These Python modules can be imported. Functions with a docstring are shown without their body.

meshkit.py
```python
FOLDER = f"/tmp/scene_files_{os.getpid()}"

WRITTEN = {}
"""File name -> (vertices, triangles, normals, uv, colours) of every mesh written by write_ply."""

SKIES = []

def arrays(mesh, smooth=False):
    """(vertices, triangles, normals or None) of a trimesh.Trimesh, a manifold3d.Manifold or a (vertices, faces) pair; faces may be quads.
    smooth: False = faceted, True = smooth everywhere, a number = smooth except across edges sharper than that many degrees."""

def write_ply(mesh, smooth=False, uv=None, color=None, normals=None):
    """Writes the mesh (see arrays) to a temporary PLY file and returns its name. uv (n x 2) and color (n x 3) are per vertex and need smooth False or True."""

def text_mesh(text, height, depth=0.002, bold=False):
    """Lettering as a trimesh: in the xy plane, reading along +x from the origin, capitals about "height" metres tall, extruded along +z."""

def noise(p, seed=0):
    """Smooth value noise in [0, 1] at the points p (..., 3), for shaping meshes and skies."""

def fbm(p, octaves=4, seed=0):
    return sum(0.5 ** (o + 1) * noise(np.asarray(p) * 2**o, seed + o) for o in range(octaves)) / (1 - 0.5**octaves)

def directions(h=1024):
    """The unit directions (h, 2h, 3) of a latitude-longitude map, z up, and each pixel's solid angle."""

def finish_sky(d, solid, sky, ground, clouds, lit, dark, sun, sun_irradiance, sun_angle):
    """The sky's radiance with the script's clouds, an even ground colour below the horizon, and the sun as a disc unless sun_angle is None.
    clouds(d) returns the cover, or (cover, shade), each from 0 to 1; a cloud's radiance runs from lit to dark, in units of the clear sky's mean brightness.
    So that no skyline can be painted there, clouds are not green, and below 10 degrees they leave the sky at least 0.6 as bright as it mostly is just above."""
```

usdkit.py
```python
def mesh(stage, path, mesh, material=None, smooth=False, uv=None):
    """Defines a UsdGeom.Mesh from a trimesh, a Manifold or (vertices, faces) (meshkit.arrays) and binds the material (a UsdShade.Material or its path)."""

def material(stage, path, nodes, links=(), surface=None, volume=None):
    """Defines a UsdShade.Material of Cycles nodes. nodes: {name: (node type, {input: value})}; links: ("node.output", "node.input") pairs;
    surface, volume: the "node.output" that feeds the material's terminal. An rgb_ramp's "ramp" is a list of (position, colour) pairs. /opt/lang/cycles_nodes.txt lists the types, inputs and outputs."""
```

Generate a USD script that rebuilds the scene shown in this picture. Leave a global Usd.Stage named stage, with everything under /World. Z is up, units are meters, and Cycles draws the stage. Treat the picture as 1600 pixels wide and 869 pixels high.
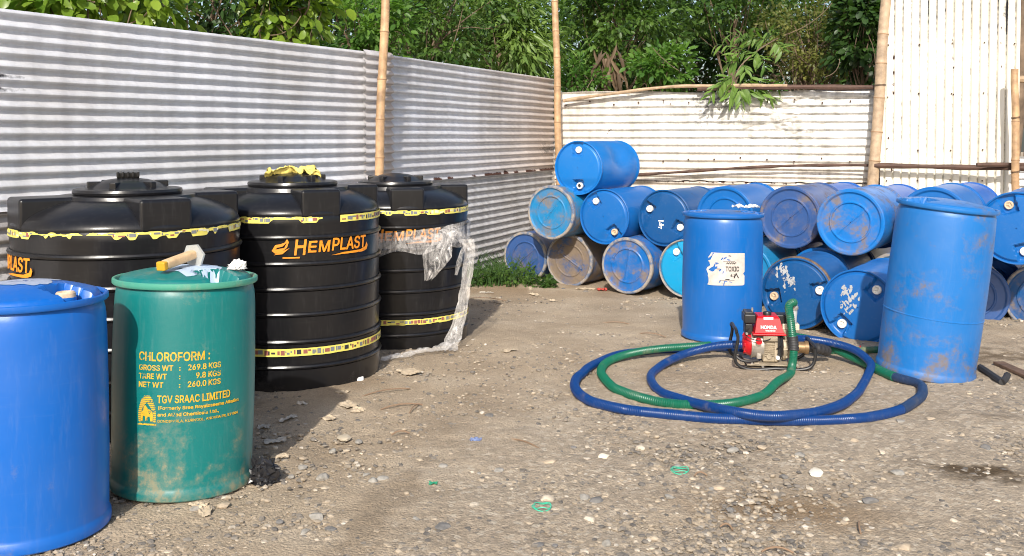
import math, random
import numpy as np, trimesh, usdkit, meshkit
from pxr import Usd, UsdGeom, UsdLux, UsdShade, Gf, Sdf, Vt
from shapely.geometry import Polygon, box as sbox
from shapely import affinity
from shapely.ops import unary_union

stage = Usd.Stage.CreateInMemory()
UsdGeom.SetStageUpAxis(stage, 'Z'); UsdGeom.SetStageMetersPerUnit(stage, 1.0)
UsdGeom.Xform.Define(stage, '/World')
rng = np.random.default_rng(7); random.seed(7)
PI = math.pi

# ------------------------------------------------------------------ camera, sky, sun, exposure
F, H, PITCH, CY = 1536.0, 1.455, math.radians(2.0), 265.0       # focal length in pixels of a 1600 wide picture, eye height
cam = UsdGeom.Camera.Define(stage, '/World/camera')
cam.AddTranslateOp().Set((0, 0, H)); cam.AddRotateXOp().Set(90 - math.degrees(PITCH))
cam.CreateHorizontalApertureAttr(36.0); cam.CreateVerticalApertureAttr(36.0 * 869 / 1600)
cam.CreateFocalLengthAttr(36.0 * F / 1600)
cam.CreateVerticalApertureOffsetAttr(-(434.5 - CY) / 1600 * 36.0)
cam.CreateClippingRangeAttr(Gf.Vec2f(0.05, 500))
cam.CreateExposureAttr(0.38)
SUN_AZ, SUN_EL = math.radians(8), math.radians(34)              # the way the light travels, and its height
L = np.array([math.sin(SUN_AZ) * math.cos(SUN_EL), math.cos(SUN_AZ) * math.cos(SUN_EL), -math.sin(SUN_EL)])
sun = UsdLux.DistantLight.Define(stage, '/World/sun')
sun.CreateIntensityAttr(1.12); sun.CreateAngleAttr(0.9); sun.CreateNormalizeAttr(True); sun.CreateColorAttr(Gf.Vec3f(1, .95, .87))
zax = -L; xax = np.cross([0, 0, 1], zax); xax /= np.linalg.norm(xax); yax = np.cross(zax, xax)
sun.AddTransformOp().Set(Gf.Matrix4d(*xax, 0, *yax, 0, *zax, 0, 0, 0, 0, 1))
sky = UsdLux.DomeLight.Define(stage, '/World/sky')
sky.GetPrim().SetCustomDataByKey('kind', 'structure')
skym = usdkit.material(stage, '/World/Looks/sky_look', {
    's': ('sky_texture', {'sky_type': 'single_scattering', 'sun_disc': False, 'sun_elevation': SUN_EL, 'sun_rotation': math.atan2(-L[0], -L[1]), 'aerosol_density': 3.0}),
    'b': ('background_shader', {'strength': 0.14})}, [('s.color', 'b.color')], surface='b.background')
UsdShade.MaterialBindingAPI.Apply(sky.GetPrim()).Bind(skym)

# ------------------------------------------------------------------ helpers
def ray(px, py):
    a, b = (px - 800) / F, (CY - py) / F
    return np.array([a, math.cos(PITCH) + b * math.sin(PITCH), -math.sin(PITCH) + b * math.cos(PITCH)])
def gz(x, y):                                                     # the yard falls gently towards the back
    t = np.clip((np.asarray(y, float) - 6.0) / 3.5, 0, 1)
    return -0.08 * t * t * (3 - 2 * t)
def at(px, py, up=0.0):                                           # the spot on the ground (raised by up) seen at a point of the photograph
    r = ray(px, py); z = up
    for _ in range(6):
        t = (z - H) / r[2]; p = np.array([0, 0, H]) + t * r; z = float(gz(p[0], p[1])) + up
    return p
def deep(px, py, y):                                              # the spot at depth y
    r = ray(px, py); return np.array([0, 0, H]) + r * (y / r[1])

counts = {}
def path(name, parent=None):
    base = (parent.GetPath().pathString if parent else '/World') + '/' + name
    k = counts.get(base, 0); counts[base] = k + 1
    return base if k == 0 else f'{base}_{k:03d}'
def tag(o, label=None, cat=None, group=None, kind=None):
    p = o.GetPrim() if hasattr(o, 'GetPrim') else o
    for k, v in (('label', label), ('category', cat), ('group', group), ('kind', kind)):
        if v: p.SetCustomDataByKey(k, v)
    return p
def thing(name, label, cat, loc=(0, 0, 0), rot=None, group=None):
    x = UsdGeom.Xform.Define(stage, path(name))
    m = np.eye(4)
    if rot is not None: m[:3, :3] = np.asarray(rot).T            # rows are the images of the local axes
    m[3, :3] = loc
    x.AddTransformOp().Set(Gf.Matrix4d(*m.ravel().tolist()))
    return tag(x, label, cat, group)
def part(name, mesh, mat, parent=None, smooth=35, label=None, attrs=None):
    m = usdkit.mesh(stage, path(name, parent), mesh, mat, smooth=smooth)
    if attrs:
        for k, v in attrs.items():
            pv = UsdGeom.PrimvarsAPI(m).CreatePrimvar(k, Sdf.ValueTypeNames.FloatArray, 'vertex')
            pv.Set(Vt.FloatArray.FromNumpy(np.asarray(v, np.float32)))
    elif isinstance(mesh, trimesh.Trimesh) and 'rnd' in mesh.metadata and smooth in (True, False):
        UsdGeom.PrimvarsAPI(m).CreatePrimvar('rnd', Sdf.ValueTypeNames.FloatArray, 'vertex').Set(Vt.FloatArray.FromNumpy(np.asarray(mesh.metadata['rnd'], np.float32)))
    p = m.GetPrim()
    if label: p.SetCustomDataByKey('label', label)
    return p
cat_ = trimesh.util.concatenate
def sstep(a, b, x):
    t = np.clip((np.asarray(x, float) - a) / (b - a), 0, 1); return t * t * (3 - 2 * t)
def fbm(p, o=4, seed=0): return meshkit.fbm(np.asarray(p, float), o, seed)
def grid_faces(n, m, close=False):
    i, j = np.meshgrid(np.arange(n - 1), np.arange(m if close else m - 1), indexing='ij')
    a = i * m + j; b = i * m + (j + 1) % m; c = (i + 1) * m + (j + 1) % m; d = (i + 1) * m + j
    return np.concatenate([np.stack([a, b, c], -1).reshape(-1, 3), np.stack([a, c, d], -1).reshape(-1, 3)])
def tm(v, f): return trimesh.Trimesh(np.asarray(v, float).reshape(-1, 3), f, process=False)
def lathe(prof, seg=64):
    prof = np.asarray(prof, float); th = np.arange(seg) / seg * 2 * PI
    v = np.stack([prof[:, None, 0] * np.cos(th), prof[:, None, 0] * np.sin(th), np.repeat(prof[:, 1:2], seg, 1)], -1)
    return tm(v, grid_faces(len(prof), seg, True))
def frame(d):
    d = np.asarray(d, float); d = d / np.linalg.norm(d)
    u = np.cross(d, [0, 0, 1.] if abs(d[2]) < .9 else [1., 0, 0]); u /= np.linalg.norm(u)
    return d, u, np.cross(u, d)
def spline(pts, step):
    pts = np.asarray(pts, float)
    d = np.r_[0, np.cumsum(np.linalg.norm(np.diff(pts, axis=0), axis=1))]
    from scipy.interpolate import PchipInterpolator, CubicSpline
    n = max(3, int(d[-1] / step))
    s = CubicSpline(d, pts, axis=0)
    t = np.linspace(0, d[-1], n); return s(t), t
def tube(pts, r, seg=10, caps=True):                             # r: number or one radius per point
    pts = np.asarray(pts, float); n = len(pts); r = np.broadcast_to(np.asarray(r, float), n)
    tan = np.gradient(pts, axis=0); tan /= np.maximum(np.linalg.norm(tan, axis=1, keepdims=True), 1e-9)
    u = frame(tan[0])[1]; us = []
    for k in range(n):
        u = u - tan[k] * (u @ tan[k]); u /= np.linalg.norm(u); us.append(u)
    us = np.array(us); w = np.cross(tan, us); th = np.arange(seg) / seg * 2 * PI
    v = pts[:, None] + r[:, None, None] * (np.cos(th)[None, :, None] * us[:, None] + np.sin(th)[None, :, None] * w[:, None])
    v = v.reshape(-1, 3); f = grid_faces(n, seg, True)
    if caps:
        v = np.vstack([v, pts[:1], pts[-1:]]); k = np.arange(seg); q = (k + 1) % seg
        f = np.vstack([f, np.stack([np.full(seg, n * seg), q, k], 1), np.stack([np.full(seg, n * seg + 1), (n - 1) * seg + k, (n - 1) * seg + q], 1)])
    return tm(v, f)
def bx(cx, cy, cz, sx, sy, sz, ch=0.0):                          # a box, its edges rounded by ch
    if ch <= 0:
        b = trimesh.creation.box((sx, sy, sz)); b.apply_translation((cx, cy, cz)); return b
    import manifold3d as m3
    c = np.array([[x, y, z] for x in (-1, 1) for y in (-1, 1) for z in (-1, 1)]) * (np.array([sx, sy, sz]) / 2 - ch)
    m = m3.Manifold.batch_hull([m3.Manifold.sphere(ch, 12).translate(tuple(p)) for p in c]).translate((cx, cy, cz))
    v, f, _ = meshkit.arrays(m); return tm(v, f)
def cyl(p, q, r, seg=20, r2=None):
    p, q = np.asarray(p, float), np.asarray(q, float)
    return tube([p, p + (q - p) * .5, q], [r, (r + (r if r2 is None else r2)) / 2, r if r2 is None else r2], seg)
def hull(pts):
    return trimesh.convex.convex_hull(np.asarray(pts, float))
def move(m, loc=(0, 0, 0), R=None):
    v = np.asarray(m.vertices)
    if R is not None: v = v @ np.asarray(R).T
    o = tm(v + loc, m.faces)
    if 'rnd' in m.metadata: o.metadata['rnd'] = m.metadata['rnd']
    return o
def rotz(a): c, s = math.cos(a), math.sin(a); return np.array([[c, -s, 0], [s, c, 0], [0, 0, 1.]])
def rotx(a): c, s = math.cos(a), math.sin(a); return np.array([[1., 0, 0], [0, c, -s], [0, s, c]])
def roty(a): c, s = math.cos(a), math.sin(a); return np.array([[c, 0, s], [0, 1., 0], [-s, 0, c]])

# ------------------------------------------------------------------ materials
LK = '/World/Looks/'
def plain(name, col, rough=.5, metal=0, bump=0, bscale=60, vary=.15, vscale=6, spec=.5, trans=0):
    col = list(map(float, col)); lo, hi = [c * (1 - vary) for c in col], [min(1, c * (1 + vary)) for c in col]
    n = {'t': ('texture_coordinate', {}), 'n': ('noise_texture', {'scale': vscale, 'detail': 5, 'roughness': .6}),
         'r': ('rgb_ramp', {'ramp': [(.3, lo), (.7, hi)]}),
         'p': ('principled_bsdf', {'roughness': rough, 'metallic': metal, 'specular_ior_level': spec, 'transmission_weight': trans})}
    l = [('t.object', 'n.vector'), ('n.fac', 'r.fac'), ('r.color', 'p.base_color')]
    if bump:
        n['m'] = ('noise_texture', {'scale': bscale, 'detail': 4}); n['b'] = ('bump', {'strength': bump, 'distance': .01})
        l += [('t.object', 'm.vector'), ('m.fac', 'b.height'), ('b.normal', 'p.normal')]
    return usdkit.material(stage, LK + name, n, l, surface='p.BSDF')

def plastic(name, col, dirt=(.20, .15, .10), amount=.3, seed=0, rough=.38, scale=3.2, faded=.25, low=0.0, scuff=.42):
    """Moulded plastic: sun-faded patches, scuffs along the wall, and dried mud (more of it near the foot when low > 0)."""
    fade = [c + (.75 * max(col) - c) * .16 for c in col]
    th = .73 - .40 * amount
    n = {'t': ('texture_coordinate', {}), 'm': ('mapping', {'location': (seed * 3.7, seed * 1.3, seed * 2.1)}),
         'n1': ('noise_texture', {'scale': scale * 1.3, 'detail': 3, 'roughness': .55}),
         'f': ('rgb_ramp', {'ramp': [(.35, (0, 0, 0)), (.75, (faded,) * 3)]}),
         'mixf': ('mix', {'color1': col, 'color2': fade}),
         'ms': ('mapping', {'location': (seed, seed, seed), 'scale': (14, 14, 2.2)}),
         'n2': ('noise_texture', {'scale': 3.0, 'detail': 6, 'roughness': .7}),
         'sc': ('rgb_ramp', {'ramp': [(.52, (0, 0, 0)), (.64, (.30,) * 3), (.72, (.75,) * 3)]}),
         'mixs': ('mix', {'color2': [min(1, c * (1 - .3 * scuff) + .09 * scuff) for c in col]}),
         'n3': ('noise_texture', {'scale': scale * 1.5, 'detail': 10, 'roughness': .74, 'distortion': .15}),
         'x': ('separate_xyz', {}), 'lw': ('map_range', {'from_min': 0, 'from_max': .42, 'to_min': low, 'to_max': 0, 'clamp': True}),
         'mh': ('mapping', {'location': (seed, 3 + seed, seed), 'scale': (2.2, 2.2, 26)}), 'n6': ('noise_texture', {'scale': 2.0, 'detail': 7, 'roughness': .75}), 'sh': ('rgb_ramp', {'ramp': [(.56, (0, 0, 0)), (.66, (.28,) * 3), (.74, (.55,) * 3)]}), 'mixh': ('mix', {'color2': [min(1, c * (1 - .25 * scuff) + .07 * scuff) for c in col]}),
         'add': ('math', {'math_type': 'add'}),
         'd': ('rgb_ramp', {'ramp': [(th - .06, (0, 0, 0)), (th + .02, (.25,) * 3), (th + .07, (.70,) * 3), (th + .16, (.95,) * 3)]}),
         'n4': ('noise_texture', {'scale': 38, 'detail': 4}),
         'dc': ('mix', {'fac': .5, 'color1': dirt, 'color2': [c * 1.7 for c in dirt]}),
         'mixd': ('mix', {}),
         'rr': ('map_range', {'from_min': 0, 'from_max': 1, 'to_min': rough, 'to_max': .85}),
         'b': ('bump', {'strength': .12, 'distance': .004}),
         'p': ('principled_bsdf', {'specular_ior_level': .45})}
    l = [('t.object', 'm.vector'), ('m.vector', 'n1.vector'), ('n1.fac', 'f.fac'), ('f.color', 'mixf.fac'),
         ('t.object', 'ms.vector'), ('ms.vector', 'n2.vector'), ('n2.fac', 'sc.fac'), ('sc.color', 'mixs.fac'), ('mixf.color', 'mixs.color1'),
         ('m.vector', 'n3.vector'), ('t.object', 'x.vector'), ('x.z', 'lw.value'), ('n3.fac', 'add.value1'), ('lw.result', 'add.value2'),
         ('add.value', 'd.fac'), ('m.vector', 'n4.vector'), ('n4.fac', 'dc.fac'), ('t.object', 'mh.vector'), ('mh.vector', 'n6.vector'), ('n6.fac', 'sh.fac'), ('sh.color', 'mixh.fac'), ('mixs.color', 'mixh.color1'), ('d.color', 'mixd.fac'), ('mixh.color', 'mixd.color1'), ('dc.color', 'mixd.color2'),
         ('mixd.color', 'p.base_color'), ('d.color', 'rr.value'), ('rr.result', 'p.roughness'), ('n4.fac', 'b.height'), ('b.normal', 'p.normal')]
    return usdkit.material(stage, LK + name, n, l, surface='p.BSDF')

def worn(name, col, keep=.5, scale=60, rough=.5):               # print that has flaked off in places
    n = {'t': ('texture_coordinate', {}), 'n': ('noise_texture', {'scale': scale, 'detail': 5, 'roughness': .7}),
         'r': ('rgb_ramp', {'ramp': [(keep - .14, (0, 0, 0)), (keep - .08, (1, 1, 1))]}),
         'n2': ('noise_texture', {'scale': 9, 'detail': 3}), 'c': ('mix', {'color1': [c * .7 for c in col], 'color2': [min(1, c * 1.2) for c in col]}),
         'p': ('principled_bsdf', {'roughness': rough})}
    l = [('t.object', 'n.vector'), ('n.fac', 'r.fac'), ('r.color', 'p.alpha'), ('t.object', 'n2.vector'), ('n2.fac', 'c.fac'), ('c.color', 'p.base_color')]
    return usdkit.material(stage, LK + name, n, l, surface='p.BSDF')

def sheetmat(name, light, dark, rough=.5, metal=.0, streak=(3, 40), rustcol=(.055, .018, .010)):
    """Weathered corrugated sheet: run-off streaks, stains, rust where the mesh's primvar rust is high, sooty stain and painted groove shade where a second primvar is high."""
    n = {'t': ('texture_coordinate', {}), 'ms': ('mapping', {'scale': (streak[1] * .25, streak[1] * .25, streak[0] * .5)}),
         'n1': ('noise_texture', {'scale': 1.0, 'detail': 6, 'roughness': .65}), 'c1': ('rgb_ramp', {'ramp': [(.32, dark), (.62, light)]}),
         'n2': ('noise_texture', {'scale': 1.1, 'detail': 4, 'roughness': .6}), 'c2': ('rgb_ramp', {'ramp': [(.3, (.80, .77, .72)), (.65, (1, 1, 1))]}),
         'mul': ('mix', {'mix_type': 'multiply', 'fac': 1.0}),
         'a': ('attribute', {'attribute': 'rust'}), 'n3': ('noise_texture', {'scale': 22, 'detail': 6, 'roughness': .7}),
         'm1': ('math', {'math_type': 'multiply_add', 'value2': 1.0}), 'rr': ('rgb_ramp', {'ramp': [(.98, (0, 0, 0)), (1.0, (1, 1, 1))]}), 'cl': ('math', {'math_type': 'multiply', 'value2': .8}),
         'mr': ('mix', {'color2': rustcol}),
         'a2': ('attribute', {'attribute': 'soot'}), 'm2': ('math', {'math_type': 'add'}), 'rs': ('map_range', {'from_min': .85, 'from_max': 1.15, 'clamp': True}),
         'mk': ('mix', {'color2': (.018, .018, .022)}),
         'a3': ('attribute', {'attribute': 'tan'}), 'mt': ('mix', {'mix_type': 'multiply', 'color2': (.80, .66, .54)}),
         'rf': ('map_range', {'to_min': rough, 'to_max': .9}),
         'nb': ('noise_texture', {'scale': 30, 'detail': 5}), 'b': ('bump', {'strength': .15, 'distance': .006}),
         'p': ('principled_bsdf', {'metallic': metal})}
    l = [('t.object', 'ms.vector'), ('ms.vector', 'n1.vector'), ('n1.fac', 'c1.fac'), ('t.object', 'n2.vector'), ('n2.fac', 'c2.fac'), ('c1.color', 'mul.color1'), ('c2.color', 'mul.color2'),
         ('t.object', 'n3.vector'), ('a.fac', 'm1.value1'), ('n3.fac', 'm1.value3'), ('m1.value', 'rr.fac'), ('a3.fac', 'mt.fac'), ('mul.color', 'mt.color1'),
         ('rr.color', 'mr.fac'), ('mt.color', 'mr.color1'), ('a2.fac', 'm2.value1'), ('n3.fac', 'm2.value2'), ('m2.value', 'rs.value'), ('rs.result', 'mk.fac'), ('mr.color', 'mk.color1'),
         ('mk.color', 'p.base_color'), ('rr.color', 'rf.value'), ('rf.result', 'p.roughness'), ('t.object', 'nb.vector'), ('nb.fac', 'b.height'), ('b.normal', 'p.normal')]
    return usdkit.material(stage, LK + name, n, l, surface='p.BSDF')

def leafmat(name, a, b, trans=.35, rough=.45):
    n = {'g': ('attribute', {'attribute': 'rnd'}), 'r': ('rgb_ramp', {'ramp': [(0, a), (.6, [(x + y) / 2 for x, y in zip(a, b)]), (1, b)]}),
         'p': ('principled_bsdf', {'roughness': rough, 'specular_ior_level': .4}), 't': ('translucent_bsdf', {}),
         'tc': ('mix', {'mix_type': 'multiply', 'fac': 1.0, 'color2': (1.3, 1.5, .5)}), 'm': ('mix_closure', {'fac': trans})}
    l = [('g.fac', 'r.fac'), ('r.color', 'p.base_color'), ('r.color', 'tc.color1'), ('tc.color', 't.color'), ('p.BSDF', 'm.closure1'), ('t.BSDF', 'm.closure2')]
    return usdkit.material(stage, LK + name, n, l, surface='m.closure')

M = {}
M['galv'] = sheetmat('galvanised', (.70, .73, .79), (.56, .58, .63), rough=.45, metal=.25)
M['galv_old'] = sheetmat('galvanised_old', (.52, .53, .55), (.34, .34, .35), rough=.5, metal=.3)
M['white_sheet'] = sheetmat('whitened_sheet', (.66, .65, .62), (.40, .385, .355), rough=.45, metal=.1)
M['cream_sheet'] = sheetmat('cream_painted_sheet', (.74, .73, .66), (.66, .64, .57), rough=.4)
M['bamboo'] = plain('bamboo', (.38, .24, .13), .5, bump=.25, bscale=35, vary=.42, vscale=9)
M['bamboo_grey'] = plain('bamboo_weathered', (.36, .26, .17), .6, bump=.2, vary=.35, vscale=12)
M['node'] = plain('bamboo_node', (.28, .17, .09), .6)
M['rail_brown'] = plain('rail_brown', (.075, .040, .028), .75, bump=.3, vary=.4, vscale=10)
M['rail_tan'] = plain('rail_tan', (.34, .24, .15), .7, bump=.3, vary=.4, vscale=9)
M['wire'] = plain('rusty_wire', (.06, .035, .02), .7)
M['bark'] = plain('bark', (.15, .105, .07), .9, bump=.6, bscale=25, vary=.4)
M['dry_leaf'] = leafmat('dry_leaf', (.05, .032, .02), (.20, .135, .08), .2, .7)

def drum_blue(seed, kind=0, amount=.25, low=0.0):
    cols = [(.0006, .098, .34), (.001, .060, .20), (.0006, .130, .42), (.022, .068, .21), (.005, .16, .36), (.0006, .24, .47)]
    return plastic(f'blue_plastic_{seed}', cols[kind], (.125, .092, .060), amount, seed % 37, low=low)
M['cap_white'] = plain('bung_white', (.72, .70, .64), .45, vary=.2, vscale=40)
M['cap_tan'] = plain('bung_tan', (.50, .38, .26), .6, vary=.3, vscale=40)
M['hole_shade'] = plain('hole_shade_black', (.01, .012, .02), .8)  # black standing for the shade inside an open bung
M['white_paint'] = worn('white_paint', (.78, .76, .72), .46, 40)
M['black_print'] = worn('black_print', (.025, .025, .03), .42, 90)
M['tank'] = plastic('black_plastic', (.006, .006, .007), (.045, .040, .034), .06, 3, rough=.27, scale=2.2, faded=.2, low=.11, scuff=.18)
M['tank_same'] = M['tank']  # the same tank material again, with no tone of its own
M['orange'] = worn('orange_print', (.74, .25, .012), .47, 40)
M['gold'] = worn('yellow_print', (.58, .35, .022), .535, 46)
M['band'] = worn('yellow_tape', (.66, .58, .12), .40, 30)
M['band_pale'] = worn('tape_backing', (.62, .60, .42), .44, 40)
M['red_print'] = worn('red_print', (.26, .09, .07), .40, 90); M['grey_print'] = worn('grey_print', (.16, .17, .19), .40, 90)

# ------------------------------------------------------------------ the ground
def ground():
    ys = np.r_[-60, -20, -6, 0, 1.6, 2.6, 3.0 + (np.linspace(0, 1, 330) ** 1.55) * 6.4, np.linspace(9.6, 14.5, 40), 17, 22, 35, 90]
    ss = np.r_[-40, -9, -3, -1.7, np.linspace(-1.15, 1.15, 400), 1.7, 3, 9, 40]
    Y, S = np.meshgrid(ys, ss, indexing='ij'); X = S * (np.abs(Y) * .52 + .35)
    Z = gz(X, Y)
    P = np.stack([X, Y, Z * 0], -1)
    near = ((Y > 2.6) & (Y < 14.5) & (np.abs(S) < 1.2)).astype(float)
    Z = Z + near * (.030 * (fbm(P * 1.1, 3, 1) - .5) + .016 * (fbm(P * 7, 3, 2) - .5) + .009 * (fbm(P * 30, 3, 5) - .5))
    def spot(px, py, rx, ry):
        c = at(px, py); return np.exp(-(((X - c[0]) / rx) ** 2 + ((Y - c[1]) / ry) ** 2))
    n1 = fbm(P * 3.1, 4, 9); n2 = fbm(P * 9, 4, 12)
    grav = np.clip(sstep(.3, 1.6, X * .9 + 1.3 - (Y - 3.2) * .10) * sstep(6.9, 5.2, Y) + .35 * spot(700, 760, .25, .7) - .75 * spot(1230, 800, .35, .25) + .5 * (n1 - .5), 0, 1)
    stain = np.clip(1.25 * spot(1530, 728, .26, .16) + 1.1 * spot(1580, 748, .2, .1) + .8 * spot(1580, 560, .5, .6) + .5 * spot(1530, 650, .3, .12), 0, 1) * sstep(.40, .66, n2 + .03 * n1)  # oil stains, plus a wider darker patch behind the leaning drum
    browned = np.clip(.8 * spot(1230, 800, .42, .22) + .3 * spot(1020, 580, 1, .6) + .4 * spot(560, 600, .35, .5), 0, 1) * sstep(.25, .6, n1) + .7 * spot(800, 450, 1.2, .6) * sstep(.4, .6, n1)  # soft patches where the ground is multiplied browner and darker
    wheel = np.exp(-((X + .62 - (Y - 3.2) * .20 + .1 * (n1 - .5)) / .16) ** 2) * sstep(5.5, 4.2, Y) * sstep(.35, .6, n2)
    mesh = tm(np.stack([X, Y, Z], -1), grid_faces(*X.shape)[:, ::-1])
    n = {'g': ('geometry', {}), 'n1': ('noise_texture', {'scale': 1.6, 'detail': 6, 'roughness': .62}),
         'c1': ('rgb_ramp', {'ramp': [(.30, (.30, .235, .165)), (.52, (.395, .318, .230)), (.72, (.46, .38, .285))]}),
         'n2': ('noise_texture', {'scale': 85, 'detail': 7, 'roughness': .8}), 'c2': ('rgb_ramp', {'ramp': [(.32, (.22, .22, .23)), (.45, (.86, .86, .86)), (.58, (1.0, 1.0, 1.0)), (.66, (1.6, 1.57, 1.5))]}),
         'mul': ('mix', {'mix_type': 'multiply', 'fac': .9}),
         'v': ('voronoi_texture', {'scale': 46, 'feature': 'f1'}), 'vc': ('separate_xyz', {}), 'c3': ('rgb_ramp', {'ramp': [(0, (.17, .15, .125)), (.45, (.30, .25, .19)), (.8, (.40, .335, .26)), (1, (.52, .47, .39))]}),
         'ag': ('attribute', {'attribute': 'grav'}), 'ngr': ('noise_texture', {'scale': 14, 'detail': 4, 'roughness': .7}), 'adg': ('math', {'math_type': 'add'}), 'rg': ('map_range', {'from_min': .88, 'from_max': 1.5, 'to_max': .55, 'clamp': True}), 'mg': ('mix', {}),
         'as': ('attribute', {'attribute': 'stain'}), 'mst': ('mix', {'mix_type': 'multiply', 'color2': (.26, .22, .17)}),
         'ad': ('attribute', {'attribute': 'browned'}), 'md': ('mix', {'mix_type': 'multiply', 'color2': (.55, .45, .33)}),
         'n5': ('noise_texture', {'scale': 120, 'detail': 5, 'roughness': .7}), 'vh': ('voronoi_texture', {'scale': 85, 'feature': 'f1'}),
         'hh': ('math', {'math_type': 'multiply_add', 'value2': -.6}), 'b': ('bump', {'strength': .75, 'distance': .012}),
         'p': ('principled_bsdf', {'roughness': .92, 'specular_ior_level': .2})}
    l = [('g.position', 'n1.vector'), ('n1.fac', 'c1.fac'), ('g.position', 'n2.vector'), ('n2.fac', 'c2.fac'), ('c1.color', 'mul.color1'), ('c2.color', 'mul.color2'),
         ('g.position', 'v.vector'), ('v.color', 'vc.vector'), ('vc.x', 'c3.fac'), ('g.position', 'ngr.vector'), ('ag.fac', 'adg.value1'), ('ngr.fac', 'adg.value2'), ('adg.value', 'rg.value'), ('rg.result', 'mg.fac'), ('mul.color', 'mg.color1'), ('c3.color', 'mg.color2'),
         ('ad.fac', 'md.fac'), ('mg.color', 'md.color1'), ('as.fac', 'mst.fac'), ('md.color', 'mst.color1'), ('mst.color', 'p.base_color'),
         ('g.position', 'n5.vector'), ('g.position', 'vh.vector'), ('vh.distance', 'hh.value1'), ('n5.fac', 'hh.value3'), ('hh.value', 'b.height'), ('b.normal', 'p.normal')]
    mat = usdkit.material(stage, LK + 'dirt_ground', n, l, surface='p.BSDF')
    stain = np.clip(stain + .35 * wheel, 0, 1)
    o = part('ground', mesh, mat, smooth=True, attrs={'grav': grav.ravel(), 'stain': stain.ravel(), 'browned': np.clip(browned, 0, 1).ravel()})
    tag(o, 'tan dirt yard strewn with gravel', 'ground', kind='structure')
ground()

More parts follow.
